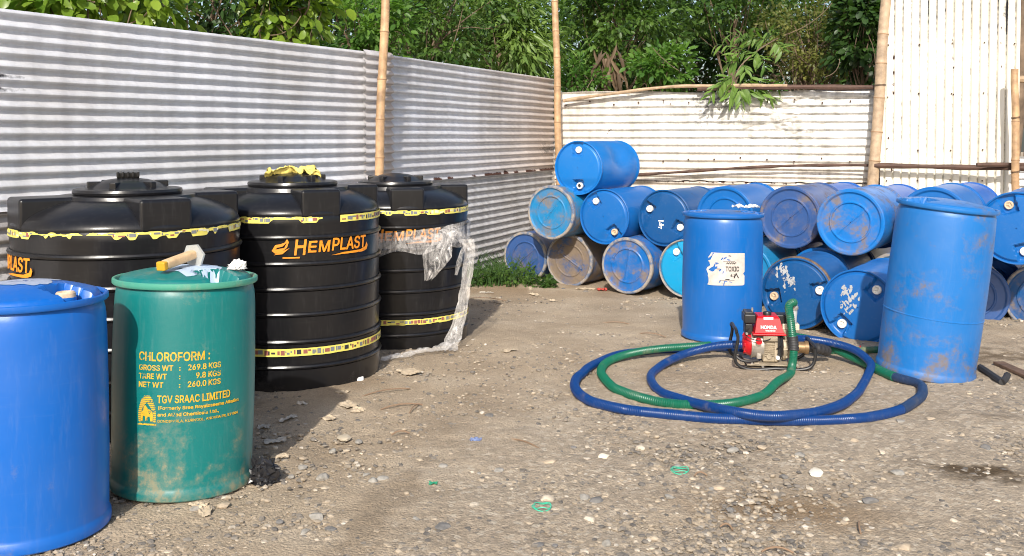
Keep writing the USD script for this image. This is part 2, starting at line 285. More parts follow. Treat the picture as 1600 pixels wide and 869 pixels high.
# ------------------------------------------------------------------ corrugated fences
def sheet(p0, p1, z0, z1, pitch=.076, amp=.0170, off=0.0, vertical=False, wav=.006, crumple=None, profile='sine', step=.035, rust=None, soot=None, tan=None, top=None, jag=0.0, seed=0, phase=0.0):
    """One corrugated sheet from p0 to p1 (plan), z0 to z1, set off towards the yard; waves run along it, or up it when vertical."""
    p0, p1 = np.asarray(p0, float), np.asarray(p1, float); d = p1 - p0; ln = np.linalg.norm(d); d /= ln
    nrm = np.array([d[1], -d[0]])
    if nrm @ -(p0 + p1) < 0: nrm = -nrm
    if vertical: ns, nt = int(ln / pitch * 22) + 1, int((z1 - z0) / .02) + 1
    else: ns, nt = int(ln / step) + 1, int((z1 - z0) / pitch * 14) + 1
    s, t = np.meshgrid(np.linspace(0, ln, ns), np.linspace(0, 1, nt), indexing='ij')
    hi = (lambda x: z1) if top is None else top
    zt = np.vectorize(hi)(s / ln) if top is not None else np.full_like(s, z1)
    z = z0 + t * (z1 - z0)
    Q = np.stack([s, z, np.full_like(s, seed * 7.3)], -1)
    u = (s if vertical else z + .010 * (fbm(Q * [1.2, .3, 1], 2, seed + 3) - .5)) / pitch + phase
    if profile == 'sine':
        fr = u - np.floor(u); w = np.where(fr < .26, -np.cos(PI * fr / .26), np.cos(PI * (fr - .26) / .74))        # a broad upper flank and a short steep underside
    else:
        fr = u - np.floor(u); w = 1 - 2 * np.exp(-((fr - .5) / .085) ** 2)
    o = off + amp * w + wav * (fbm(Q * [.9, .8, 1], 3, seed) - .5) * 2 + .0013 * np.sin(s * 2 * PI / .17 + 3 * fbm(Q * .8, 2, seed + 1)) * (0 if vertical else 1) + .0025 * (fbm(Q * [9, 5, 1], 2, seed + 5) - .5)
    if crumple is not None: o = o + crumple(s, z, Q)
    z = np.minimum(z, zt)
    if jag:
        e = jag * np.maximum(0, fbm(np.stack([s[:, :1] * 9, 0 * s[:, :1], 0 * s[:, :1] + seed], -1), 4, seed) - .45) * 2
        z = np.maximum(z, z0 + e)
    v = np.stack([p0[0] + d[0] * s + nrm[0] * o, p0[1] + d[1] * s + nrm[1] * o, z], -1)
    f = grid_faces(*s.shape)
    a = {'rust': (rust(s, z, Q) if rust else 0 * s).ravel(), 'soot': (soot(s, z, Q) if soot else 0 * s).ravel(), 'tan': (tan(s, z, Q) if tan else 0 * s).ravel()}
    return tm(v, f), a

WA, WB, WC = np.array([-3.75, 4.08]) - 2.5 * np.array([.498, .867]), np.array([-1.126, 8.65]), np.array([.54, 12.5])
WD = np.array([4.26, 11.2]); WE = np.array([4.16, 11.1])
lf = thing('corrugated_fence', 'long galvanised corrugated fence with dark stripes behind the black tanks', 'fence')
def put(parent, name, mat, *a, label=None, **k):
    m, at_ = sheet(*a, **k); return part(name, m, mat, parent, smooth=True, attrs=at_, label=label)
dAB = (WB - WA) / np.linalg.norm(WB - WA); lAB = np.linalg.norm(WB - WA)
dBC = (WC - WB) / np.linalg.norm(WC - WB); lBC = np.linalg.norm(WC - WB)
wall_soot = lambda s, z, Q: .75 * np.exp(-((s - 4.02) / .38) ** 2) * (np.exp(-((z - 1.79) / .022) ** 2) + np.exp(-((z - 1.715) / .022) ** 2)) * (s < 4.7)
put(lf, 'sheet', M['galv'], WA, WB - dAB * .26, 1.02, 2.17, seed=1, soot=wall_soot, wav=.01, tan=lambda s, z, Q: .25 * fbm(Q * 1.5, 3, 8))
put(lf, 'sheet', M['galv'], WB - dAB * .30, WB + dBC * .12, 1.00, 2.185, off=.022, seed=2, phase=.1, tan=lambda s, z, Q: .35 + .6 * sstep(.08, .36, s), label='narrow brownish sheet lapped beside the bamboo pole')
put(lf, 'sheet', M['galv'], WB + dBC * .05, WC, 1.02, 2.165, seed=3, wav=.012, rust=lambda s, z, Q: .62 * sstep(1.075, 1.03, z) * sstep(.35, .55, fbm(Q * [9, .1, 1], 3, 6)) + .50 * np.exp(-((s - 2.62) / .05) ** 2) * sstep(1.09, 1.04, z),
    soot=lambda s, z, Q: .50 * sstep(lBC - 1.1, lBC - .3, s) * np.exp(-((z - 1.28) / .12) ** 2), tan=lambda s, z, Q: .75 * sstep(1.2, lBC, s) + .2)
put(lf, 'sheet', M['galv_old'], WA, WB + dAB * .05, -.1, 1.09, off=-.03, seed=4, wav=.02, tan=lambda s, z, Q: .6 * fbm(Q * 2, 3, 4), soot=lambda s, z, Q: .5 * fbm(Q * [3, 12, 1], 3, 9))
put(lf, 'sheet', M['galv_old'], WB - dBC * .02, WC, -.15, 1.09, off=-.03, seed=5, wav=.02, rust=lambda s, z, Q: .42 * sstep(1.0, 1.06, z) * fbm(Q * [3, 1, 1], 2, 7), soot=lambda s, z, Q: .35 * sstep(.5, -.05, z) * fbm(Q * 3, 3, 3) + .45 * sstep(lBC - 1.6, lBC - .4, s) * sstep(1, .3, z))

bf = thing('corrugated_fence', 'sunlit whitened corrugated fence with crumpled top behind the drum pile', 'fence')
lCD = np.linalg.norm(WD - WC); dCD = (WD - WC) / lCD
def crump(s, z, Q):
    m = np.exp(-((s - 2.55) / .55) ** 2) * sstep(1.25, 1.6, z) + .7 * np.exp(-((s - 3.0) / .4) ** 2) * sstep(1.0, 1.3, z) + .45 * np.exp(-((s - 1.4) / .7) ** 2) * sstep(1.5, 1.75, z)
    return m * (.22 * np.abs(fbm(Q * [4, 8, 1], 4, 21) - .5) - .03) + .012 * (fbm(Q * [2, 1.5, 1], 3, 20) - .5)
put(bf, 'sheet', M['white_sheet'], WC, WD + dCD * .1, .90, 2.01, pitch=.094, amp=.0125, seed=6, step=.022, crumple=crump, wav=.012, jag=.02,
    top=lambda q: 1.995 - .03 * q + .012 * math.sin(q * 9), rust=lambda s, z, Q: .30 * sstep(.97, .91, z) + .1 * fbm(Q * 4, 3, 2) + .36 * sstep(.60, .72, fbm(Q * [7, .5, 1], 3, 31)) * sstep(.9, 1.5, z) * .9, soot=lambda s, z, Q: .42 * sstep(.50, .75, fbm(Q * [1.6, 2.5, 1], 4, 37)) + .18 * sstep(1.7, 1.95, z) * sstep(1.2, 1.8, s), tan=lambda s, z, Q: .45 * sstep(1.45, 1.0, z) * fbm(Q * [2, 5, 1], 3, 5) * 1.6 + .3 * sstep(1.0, .3, s))
put(bf, 'sheet', M['white_sheet'], WC, WD + dCD * .1, -.15, .925, pitch=.094, amp=.013, off=-.035, seed=7, wav=.02, rust=lambda s, z, Q: .46 * sstep(.80, .9, z), tan=lambda s, z, Q: .5 + 0 * s)

PE = np.array([5.46, 10.62])
pf = thing('sheet_panel', 'tall cream ribbed metal panel standing upright beside the low white fence', 'fence panel')
lP = np.linalg.norm(PE - WE)
spots = [(.125, z) for z in (2.32, 2.15, 2.02, 1.93)] + [(.15, 1.40), (.08, 1.42), (.115, 1.12), (.12, 1.07), (.11, .78), (.12, .64), (.72, 2.5), (.73, 2.3), (.74, 2.2), (.74, 1.9), (1.2, 2.6), (1.2, 2.45), (1.21, 2.2), (1.24, .66)]
def pr(s, z, Q):
    m = 0 * s
    for a, b in spots: m = np.maximum(m, np.exp(-(((s - a) / (.022 if a < .3 or a > 1.22 else .010)) ** 2 + ((z - b) / .035) ** 2)))
    return .62 * m
m_, a_ = sheet(WE, PE, .05, 3.5, pitch=.0865, amp=.016, off=.05, vertical=True, profile='v', seed=8, wav=.004, rust=pr, soot=lambda s, z, Q: .32 * np.exp(-((s - 1.24) / .05) ** 2) * sstep(2.2, 2.7, z) + .25 * sstep(2.3, 3, z) * fbm(Q * [9, .8, 1], 3, 3) + .55 * np.exp(-(((s / .0865) % 1 - .5) / .09) ** 2) * (.6 + .5 * fbm(Q * [3, 1, 1], 2, 2)))  # the dark term repeating with every rib paints shade into the grooves
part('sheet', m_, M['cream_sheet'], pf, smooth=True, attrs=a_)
dP = (PE - WE) / lP; nP = np.array([-abs(dP[1]), -abs(dP[0])])
side = thing('sheet_panel', 'pale sheet wall seen past the right-hand bamboo stump', 'fence panel')
put(side, 'sheet', M['galv_old'], PE + [.10, .25], PE + [4.5, -1.0], -.1, 1.22, pitch=.08, seed=9)

nail = plain('nail_rust', (.07, .035, .02), .7, .3)
gn = np.random.default_rng(3)
for q in np.linspace(.04, .98, 13):
    for z in (1.86, 1.16):
        p = WC + dCD * lCD * q; n_ = np.array([dCD[1], -dCD[0]]); n_ = n_ if n_ @ -p > 0 else -n_
        c = np.r_[p + n_ * .030, z + gn.uniform(-.03, .03)]; part('nail', cyl(c - np.r_[n_ * .02, 0], c, .010, 8), nail, bf)
for q in (.05, .28, .52, .75, .96):
    for z in (3.0, 2.45, 1.9, 1.3, .95):
        n_ = np.array([-abs(dP[1]), -abs(dP[0])]); p = WE + dP * lP * q; c = np.r_[p + n_ * .085, z + gn.uniform(-.02, .02)]; part('nail', cyl(c - np.r_[n_ * .04, 0], c, .008, 8), nail, pf)
def bamboo(base, top, r0, r1, label, gap=.36, mat='bamboo', bow=0.0, ties=(), seed=0):
    base, top = np.asarray(base, float), np.asarray(top, float)
    t = thing('bamboo_pole', label, 'bamboo pole', base)
    g = np.random.default_rng(seed); ln = np.linalg.norm(top - base); d, u, w = frame(top - base)
    n = int(ln / .02); q = np.linspace(0, 1, n)
    pts = np.outer(q, top - base) + np.outer(np.sin(q * PI) * bow + .006 * np.sin(q * 23 + seed), u) + np.outer(.005 * np.sin(q * 17 + 2 * seed), w)
    r = r0 + (r1 - r0) * q; nodes, z = [], g.uniform(.05, .2)
    while z < ln - .05: nodes.append(z); z += gap * g.uniform(.75, 1.2)
    for z in nodes: r = r * (1 + .10 * np.exp(-((q * ln - z) / .016) ** 2)) * (1 - .02 * np.exp(-((q * ln - z - .05) / .03) ** 2))
    part('culm', tube(pts, r, 14), M[mat], t)
    for z in nodes:
        k = min(n - 2, int(z / ln * n)); dd = pts[k + 1] - pts[k]; dd /= np.linalg.norm(dd)
        part('node', tube([pts[k] - dd * .006, pts[k], pts[k] + dd * .005], [r[k] * 1.0, r[k] * 1.05, r[k] * 1.0], 14), M['node'], t)
    for h in ties:
        k = int(np.clip(h / ln * n, 1, n - 2)); c = pts[k]; th = np.linspace(0, 4 * PI, 40)
        part('tie_wire', tube(c + (r[k] + .004) * (np.cos(th)[:, None] * u + np.sin(th)[:, None] * w) + np.outer(th / (4 * PI) * .02 - .01 + .008 * np.sin(th), d), .0025, 5), M['wire'], t)
    return t
bp = deep(592, 262, 8.35); bt = deep(602, 0, 8.40); e = (bt - bp)
bamboo(bp - e * (bp[2] / e[2]), bt + e * .5, .040, .035, 'thick bamboo pole in front of the galvanised fence behind the tanks', seed=1)
c0, c1 = deep(873, 240, 12.22), deep(867.5, 0, 12.25); e = c1 - c0
bamboo(c0 - e * ((c0[2] + .08) / e[2]), c1 + e * .4, .046, .040, 'bamboo pole standing in the corner where the two fences meet', seed=2, gap=.42)
c0, c1 = deep(1364, 290, 10.98), deep(1384, 0, 11.0); e = c1 - c0
bamboo(c0 - e * ((c0[2] + .08) / e[2]), c1 + e * .35, .062, .055, 'leaning bamboo pole at the edge of the tall cream panel', seed=3, gap=.40, mat='bamboo_grey', ties=(2.1,))
c0, c1 = deep(1587, 290, 10.3), deep(1586, 108, 10.3); e = c1 - c0
bamboo(c0 - e * ((c0[2] + .08) / e[2]), c1, .042, .037, 'short bamboo stump cut off below the top of the cream panel', seed=4, gap=.5, ties=(1.72, 1.15))

def rail(name, label, pts, r, mat, flat=.5):
    p, t = spline(pts, .05); p = p + .008 * (fbm(np.c_[t * 3, t * 0, t * 0 + r * 99], 3) - .5)[:, None]
    m = tube(p, r * (1 + .15 * np.sin(t * 9)), 8); o = part(name, m, M[mat], None); return tag(o, label, 'rail')
fy = lambda px: 12.5 - 1.3 * (px - 872) / 500
rail('split_bamboo_rail', 'bent tan split bamboo rail rising along the top of the white fence', [deep(px, py, fy(px) - .12) for px, py in ((880, 158), (930, 150), (985, 142.5), (1040, 136.5), (1100, 134.5), (1170, 134), (1230, 134))], .020, 'rail_tan')
rail('top_rail', 'dark brown rail along the top of the white fence under the hanging branch', [deep(px, py, fy(px) - .10) for px, py in ((1090, 139), (1180, 136.5), (1280, 136.5), (1372, 137))], .030, 'rail_brown')
rail('middle_rail', 'thin brown rail crossing the white fence just above the drum pile', [deep(px, py, fy(px) - .14) for px, py in ((985, 274), (1060, 269), (1150, 263), (1250, 259), (1362, 259))], .017, 'rail_brown')
rail('panel_rail', 'dark rail crossing the foot of the tall cream panel', [deep(px, py, 11.02 - .5 * (px - 1385) / 200 - .13) for px, py in ((1366, 259), (1440, 260), (1520, 262), (1600, 263))], .027, 'rail_brown')
rail('panel_rail', 'second dark rail overlapping beside the short bamboo stump', [deep(px, py, 10.55 - .16) for px, py in ((1526, 258), (1570, 257.5), (1640, 256))], .022, 'rail_brown')
rail('upper_rail', 'weathered grey rail fixed high behind the short bamboo stump', [deep(px, py, 10.75) for px, py in ((1582, 124), (1610, 124), (1660, 125))], .035, 'rail_tan')

# ------------------------------------------------------------------ drums
R0 = .29
def drum_profile(R, h):
    k = R / .29
    return [(.250 * k, .012), (.262 * k, 0), (.281 * k, 0), (.2885 * k, .006), (.290 * k, .018), (.289 * k, .034), (.2835 * k, .044), (.281 * k, .055), (.2815 * k, .09)] + \
           [(k * (.2815 + .0055 * math.sin(PI * min(1, max(0, (q - .1) / .8)))), h * q) for q in np.linspace(.13, .86, 20)] + \
           [(k * .281, h * .895), (k * .2785, h - .062), (k * .275, h - .045), (k * .2705, h - .034), (k * .269, h - .026)]
def drum_r(R, h, z):
    p = np.array(drum_profile(R, h)[2:]); return np.interp(z, p[:, 1], p[:, 0])
def face_field(R, fn, rings=34, seg=88):
    r = np.r_[np.linspace(0.004, R, rings)]; th = np.arange(seg) / seg * 2 * PI
    r2, t2 = np.meshgrid(r, th, indexing='ij'); u, v = r2 * np.cos(t2), r2 * np.sin(t2)
    m = tm(np.stack([u, v, fn(u, v, r2)], -1), grid_faces(rings, seg, True))
    return m
def cap_fn(R, dome, wedge):
    k = R / .29
    def fn(u, v, r):
        u, v, r = u / k, v / k, r / k
        pl = dome * (1 - (r / .275) ** 2) + .014 * sstep(.268, .252, r)
        w = .006
        for sgn in (1, -1):
            a = sgn * u
            inn = sstep(.128 - w, .128 + w, a) * sstep(.058 + w, .058 - w, np.abs(v))
            pl = pl * (1 - inn) + (-.026) * inn
        if wedge: pl = pl - sstep(.10, .22, -u) * .022 * sstep(.275, .24, r)
        edge = sstep(.262, .272, r)
        return k * (pl * (1 - edge) + (-.006) * edge)
    return fn
def base_fn(R, style):
    k = R / .29
    def fn(u, v, r):
        u, v, r = u / k, v / k, r / k
        z = -.016 * sstep(.268, .250, r)
        z = z + .012 * np.exp(-((r - .172) / .007) ** 2) - .005 * sstep(.172, .16, r)
        z = z + .009 * np.exp(-(v / .007) ** 2) * (r < .175) + .003 * sstep(.030, .024, np.abs(v)) * sstep(.17, .165, r)
        if style: z = z + .006 * np.exp(-((np.hypot(u + .02, v + .175) - .032) / .006) ** 2)
        return k * z
    return fn
def bung(parent, c, R, mat, open_=False, raised=0.0, neck=None):
    """A screwed bung with a slotted face; an open one gets a black disc painted as the shade of a hole."""
    k = R / .29
    b = [(0.001, .012), (.019, .012), (.021, .022), (.029, .024), (.034, .019), (.035, 0), (.035, -.008)]
    x, y, z = c
    p = part('bung', move(lathe([(a * k, q * k + raised) for a, q in b], 28), c), mat, parent)
    if open_:
        part('opening_shade', move(lathe([(.001, .0135 * k + raised), (.020 * k, .0135 * k + raised)], 24), c), M['hole_shade'], p, smooth=False)  # flat black disc paints the shade of a hole; the bung itself is closed
    else:
        s = cat_([move(bx(.010 * k, 0, .015 * k + raised, .018 * k, .005 * k, .008 * k), c, rotz(q)) for q in (0.3, 0.3 + 2 * PI / 3, .3 + 4 * PI / 3)])
        part('spokes', s, mat, p, smooth=False)
    if neck is not None:
        part('neck', move(lathe([(.040, -.012), (.040, .004), (.037, .006), (.036, raised + .004), (.030, raised + .006)], 28), c), neck, parent)
    return p
def dents(m, amp, seed, big=None):
    v = np.asarray(m.vertices).copy(); r = np.hypot(v[:, 0], v[:, 1]); d = amp * (fbm(v * 5 + seed * 3.1, 3, seed) - .5) * (r > .2) * sstep(.03, .12, v[:, 2])
    v[:, :2] *= (1 + d / np.maximum(r, .05))[:, None]
    if big is not None: v = big(v)
    return tm(v, m.faces)
def drum(label, loc, rot, R, h, mat, cap=True, mats=('cap_white', 'cap_white'), dome=.016, wedge=True, seed=0, group=None, style=0, big=None, opens=(False, False), raised=0.0, both=False, rimmat=None, necks=(None, None), name='plastic_drum'):
    t = thing(name, label, 'drum', loc, rot, group); k = R / .29
    part('body', dents(lathe(drum_profile(R, h), 72), .005, seed, big), mat, t)
    rim = lathe([(.2685 * k, h - .027), (.286 * k, h - .026), (.2905 * k, h - .021), (.2915 * k, h - .012), (.2905 * k, h - .003), (.2865 * k, h), (.280 * k, h - .001), (.274 * k, h - .008), (.272 * k, h - .02)], 72)
    part('rim', dents(rim, .004, seed + 1), rimmat or mat, t)
    if cap or both:
        fn = cap_fn(R, dome, wedge); m = face_field(.275 * k, fn); part('lid', move(m, (0, 0, h - .012)), mat, t, smooth=30)
        for s_, mt, op, nk in zip((1, -1), mats, opens, necks):
            if mt: bung(t, (s_ * .192 * k, 0, h - .012 - .025 * k), R, M[mt], op, raised, nk)
    if not cap or both:
        m = face_field(.262 * k, base_fn(R, style)); v = np.asarray(m.vertices).copy(); v[:, 2] = -v[:, 2] ; v[:, 0] = -v[:, 0]
        part('base', tm(v, m.faces), mat, t, smooth=30)
        part('base_ring', lathe([(.261 * k, .014), (.263 * k, -.002), (.281 * k, -.003), (.2895 * k, .004), (.2915 * k, .018), (.290 * k, .034), (.285 * k, .042)], 72), rimmat or mat, t)
    return t
def lean(tx, ty, yaw=0.0):
    z = np.array([tx, ty, 1.]); z /= np.linalg.norm(z); x = np.cross([0, 1., 0], z); x /= np.linalg.norm(x)
    return np.stack([x, np.cross(z, x), z], 1) @ rotz(yaw)

# -- standing drums
blue_loc, green_loc, toxic_loc, right_loc = np.array([-1.797, 3.599, 0]), np.array([-1.389, 4.101, 0]), np.array([1.528, 7.131, -.012]), np.array([2.54, 6.001, .004])
blue1 = plastic('bright_blue_plastic', (.0006, .090, .38), (.12, .10, .08), .10, 31, rough=.34, faded=.2, low=.05)
drum('big clean blue drum with a tan screw bung beside the green drum', blue_loc, lean(-.007, .013, math.radians(-18)), .29, .865, blue1, mats=('cap_tan', 'cap_white'), dome=.052, wedge=False, seed=1, raised=.034, necks=(blue1, blue1))
greenm = plastic('teal_green_plastic', (.002, .128, .124), (.16, .14, .085), .26, 41, rough=.36, faded=.3, low=.14)
green_rim = plastic('pale_green_plastic', (.05, .25, .18), (.22, .20, .15), .35, 42, rough=.4)
gd = drum('green drum printed with yellow chloroform lettering', green_loc, lean(.018, .029, math.radians(-35)), .29, .864, greenm, mats=(None, 'cap_white'), dome=.040, wedge=False, seed=2, rimmat=green_rim)
toxm = plastic('toxic_drum_blue', (.0006, .094, .345), (.05, .055, .08), .14, 51, rough=.36, faded=.25, low=.05)
td = drum('upright blue drum wearing a torn white hazard label', toxic_loc, lean(.010, .006, math.radians(-15)), .29, .906, toxm, mats=(None, 'cap_white'), dome=.012, wedge=False, seed=3, raised=.012, necks=(None, toxm))
rightm = plastic('scuffed_blue_plastic', (.0015, .118, .38), (.11, .085, .06), .35, 61, rough=.42, faded=.5, low=.12)
rd = drum('tall scuffed blue drum leaning beside the pump hoses', right_loc, lean(.102, -.04, math.radians(20)), .29, 1.039, rightm, mats=('cap_white', None), dome=.030, wedge=False, seed=4)
part('seam', lathe([(drum_r(.29, 1.039, .37) - .002, .364), (drum_r(.29, 1.039, .37) + .0022, .368), (drum_r(.29, 1.039, .37) + .0022, .373), (drum_r(.29, 1.039, .37) - .002, .377)], 72), rightm, rd)

# lettering and other flat things laid round a drum or tank: mesh in (x along the arc, y up, z out)
def facing(loc):                                                  # the angle of the wall that faces the camera
    return math.atan2(-loc[1], -loc[0])
def wrap(m, radius, a0, z0):
    m = m.subdivide_to_size(.018, max_iter=6) if len(m.faces) else m
    v = np.asarray(m.vertices); z = z0 + v[:, 1]
    r = (radius(z) if callable(radius) else radius); a = a0 + v[:, 0] / (np.mean(r) if callable(radius) else radius)
    rr = r + v[:, 2] + .0006
    return tm(np.stack([rr * np.cos(a), rr * np.sin(a), z], -1), m.faces)
def flat(shape, depth=.0012):
    gs = getattr(shape, 'geoms', [shape]); return cat_([trimesh.creation.extrude_polygon(g, depth, engine='earcut') for g in gs if g.area > 1e-7])
def text(s, h, width=None, bold=True, slant=0.0):
    m = meshkit.text_mesh(s, h, .0012, bold); v = np.asarray(m.vertices).copy()
    if width: v[:, 0] *= width / (v[:, 0].max() - 0)
    v[:, 0] += slant * v[:, 1]; return tm(v, m.faces)

# (local angles: the thing is only leaned, so world and local angles agree once its own turn is taken off)
def local_a(loc, yaw): return facing(loc) - yaw
def letter_green():
    a = local_a(green_loc, math.radians(-35)) + math.radians(-37.5); r = lambda z: drum_r(.29, .864, z)
    A = lambda px: a + (math.asin(np.clip((px - 287) / 113, -1, 1)) - math.asin((219 - 287) / 113)) * 1.0
    Z = lambda py: 1.455 - ((py - 265) / F + .0349) * 3.83
    def ln(name, s, px0, px1, py, h, bold=True):
        w = .287 * (A(px1) - A(px0)); part(name, wrap(text(s, h, w, bold), r, A(px0), Z(py)), M['gold'], gd, smooth=False)
    ln('lettering', 'CHLOROFORM :', 219, 324, 570, .0335)
    for k, (s, v, p0) in enumerate((('GROSS WT', '269.8 KGS', 291), ('TARE WT', '9.8 KGS', 303), ('NET WT', '260.0 KGS', 291))):
        y = 585 + 13.4 * k
        ln('lettering', s, 219.5, (270, 261, 256)[k], y, .0205); ln('lettering', ':', 278, 281, y, .018); ln('lettering', v, p0, 341, y, .0215)
    ln('lettering', 'TGV SRAAC LIMITED', 247, 356, 636, .0285)
    ln('lettering', '(Formerly Sree Rayalaseema Alkalies', 248, 370, 646.5, .0125); ln('lettering', 'and Allied Chemicals Ltd.,', 248, 339, 657, .0125)
    ln('lettering', 'GONDIPARLA, KURNOOL, ANDHRA PR. 518004', 248, 369, 667, .0105, False)
    arch = Polygon([(-.036, 0), (.036, 0), (.038, .03), (.034, .06), (.024, .088), (.012, .104), (-.012, .104), (-.024, .088), (-.034, .06), (-.038, .03)])
    inner = Polygon([(-.028, -.01), (.028, -.01), (.028, .03), (.018, .055), (0, .078), (-.018, .055), (-.028, .03)])
    stripes = unary_union([arch.intersection(sbox(-.05, y, .05, y + .0052)) for y in np.arange(.001, .105, .0078)]).difference(inner)
    beast = unary_union([Polygon([(-.026, .004), (-.018, .004), (-.017, .022), (-.008, .024), (-.006, .004), (.002, .004), (.003, .022), (.013, .022), (.015, .004), (.025, .004), (.026, .03), (.020, .046), (.004, .052), (-.006, .066), (-.013, .060), (-.016, .046), (-.027, .036)])])
    foot = sbox(-.04, -.012, .04, -.006)
    ca = A(232.5)
    part('emblem', wrap(flat(unary_union([stripes, beast, foot])), r, ca, Z(667)), M['gold'], gd, smooth=False)
letter_green()

def label_toxic():
    a0 = local_a(toxic_loc, math.radians(-15)); A = lambda px: a0 + math.asin(np.clip((px - 1129) / 64, -1, 1)); r = lambda z: drum_r(.29, .906, z)
    w = .285 * (A(1163) - A(1103)); h = .226; z0 = .415; g = np.random.default_rng(5)
    edge = [(.002 + .05 * abs(math.sin(q * 7.3)) * (0.6 if q < .8 else 1) * w * 4 * .5 + g.uniform(0, .018), h * q) for q in np.linspace(0, 1, 16)]
    pg = Polygon([(x, y) for x, y in edge] + [(w, h), (w, h * .42), (w - .012, h * .36), (w, h * .30), (w, .006), (w - .01, 0), (.03, -.004)]).buffer(0)
    holes = []
    for k in range(26):
        x, y = g.uniform(0, w * .55) if k < 17 else g.uniform(.1, w), g.uniform(.01, h - .01)
        q = np.sort(g.uniform(0, 2 * PI, 7)); s = g.uniform(.006, .02 if x < w * .4 else .009)
        p = affinity.rotate(affinity.scale(Polygon([(x + s * math.cos(t), y + s * math.sin(t)) for t in q]), 1.9, .6), g.uniform(20, 80) if x < w * .5 else g.uniform(-20, 20))
        if not (x > w * .45 and .07 < y < .16): holes.append(p)
    pg = pg.difference(unary_union(holes))
    lb = part('hazard_label', wrap(flat(pg, .0009), r, A(1103), z0), plain('label_paper', (.47, .42, .38), .7, vary=.18, vscale=18), td, smooth=False)
    ink = plain('label_ink', (.008, .008, .010), .8)
    for s, px, py, hh, ww in (('TOXIC', 1133.5, 421, .032, None), ('6.1', 1141, 429.5, .016, None)):
        m = text(s, hh, .285 * (A(1155) - A(1134.5)) if s == 'TOXIC' else None, True)
        m = move(m, (0, 0, .0035)); part('lettering', wrap(m, r, A(px), z0 + h * (444 - py) / 52), ink, lb, smooth=False)
    scr = unary_union([Polygon([(x, y), (x + .022, y + .004), (x + .022, y + .0075), (x, y + .003)]) for x, y in ((.150, .152), (.172, .154), (.194, .153))] + [sbox(.125, .166, .205, .168), sbox(.16, .205, .178, .2085), sbox(.08, .112, .106, .115), sbox(.14, .04, .17, .045)] +
                      [affinity.rotate(sbox(.148 + .014 * k, .148, .151 + .014 * k, .164), -25) for k in range(5)] + [affinity.rotate(sbox(.205, .05, .212, .088), -25), affinity.rotate(sbox(.222, .05, .228, .08), 30), sbox(.10, .033, .205, .0345)])
    part('printed_marks', wrap(move(flat(scr, .0009), (0, 0, .0030)), r, A(1103), z0), ink, lb, smooth=False).SetCustomDataByKey('kind', 'stuff')
label_toxic()

# -- the pile of lying drums: where each face stands in the photograph, how tall it looks, which end shows
AX = math.radians(34)
PILE = [ # key, px, py, tall, cap?, colour, dirt, bung direction (degrees, image), label, extras
 ('b1', 820, 402, 80, False, 3, .48, 40, 'faded violet-blue drum lying lowest beside the weeds and the fence corner', {}),
 ('b2', 889, 407.3, 83, False, 1, .86, -30, 'mud-caked brown drum lying on the ground between two blue ones', {}),
 ('b3', 979, 415.4, 89, False, 0, .58, 80, 'lying blue drum whose dusty base shows a small round boss at its foot', {'style': 1}),
 ('b4', 1071, 420, 92, True, 5, .22, 125, 'cyan drum half hidden by the upright drum with the torn label', {}),
 ('b5', 1160, 428, 97, False, 4, .2, 20, 'pale blue drum almost hidden behind the upright labelled drum', {}),
 ('b6b', 1279, 437, 100, False, 0, .22, 20, 'plain blue drum lying behind the one splashed with white paint', {}),
 ('b6', 1243, 459, 112, True, 1, .22, 12, 'blue drum splashed with white paint lying behind the pump', {'ring': 1, 'ln': .58, 'splash': ((-.10, .16, .05), (-.04, .08, .05))}),
 ('b7b', 1402, 446, 104, False, 4, .35, 10, 'dusty pale blue drum peeping over the one with the white smear', {}),
 ('b7', 1341, 480.5, 119, True, 0, .20, 48, 'blue drum with a white smear on its end beside the tall leaning drum', {'splash': ((-.07, .05, .07),)}),
 ('b8', 1522, 463, 104, False, 3, .2, 90, 'blue drum peeping out behind the foot of the tall leaning drum', {'turn': -14}),
 ('b9', 1625, 466, 106, False, 1, .5, 30, 'grimy drum cut by the picture edge beneath the far right bung', {}),
 ('m1', 860, 332, 85, False, 4, .55, 52, 'dusty light blue drum resting against the galvanised fence in the middle layer', {}),
 ('m2', 943.5, 338.7, 87, True, 0, .14, 125, 'clean blue drum with two slanting bungs directly under the topmost drum', {}),
 ('m3', 1037, 341, 89, True, 1, .16, -27, 'dark blue drum marked with a white painted number', {'num': 1, 'mats': ('cap_white', 'cap_white')}),
 ('m4', 1132, 338, 94, False, 0, .18, 10, 'blue drum rising just behind the upright drum with the torn label', {}),
 ('m5', 1234, 340, 98.6, False, 3, .50, 42, 'violet-blue scuffed drum with a diagonal seam in the middle layer', {}),
 ('m6', 1328, 347.5, 105, False, 2, .52, 42, 'bright blue drum with brown mud patches across its base end', {}),
 ('m7', 1458, 346, 108, False, 0, .2, 0, 'blue drum only its top arc showing above the tall leaning drum', {}),
 ('m8', 1588, 357, 114, True, 0, .20, -72, 'blue drum cut by the picture edge in the middle layer', {}),
 ('t1', 903, 262.5, 85, True, 2, .10, 92, 'dented blue drum alone on top of the pile', {'dent': 1, 'mats': ('cap_white', 'cap_white'), 'opens': (False, True)}),
]
M['scuffed'] = plastic('scuffed_rim', (.05, .10, .20), (.23, .195, .155), .75, 13, rough=.6, scale=5, faded=.6)
LR, LH = .2725, .84
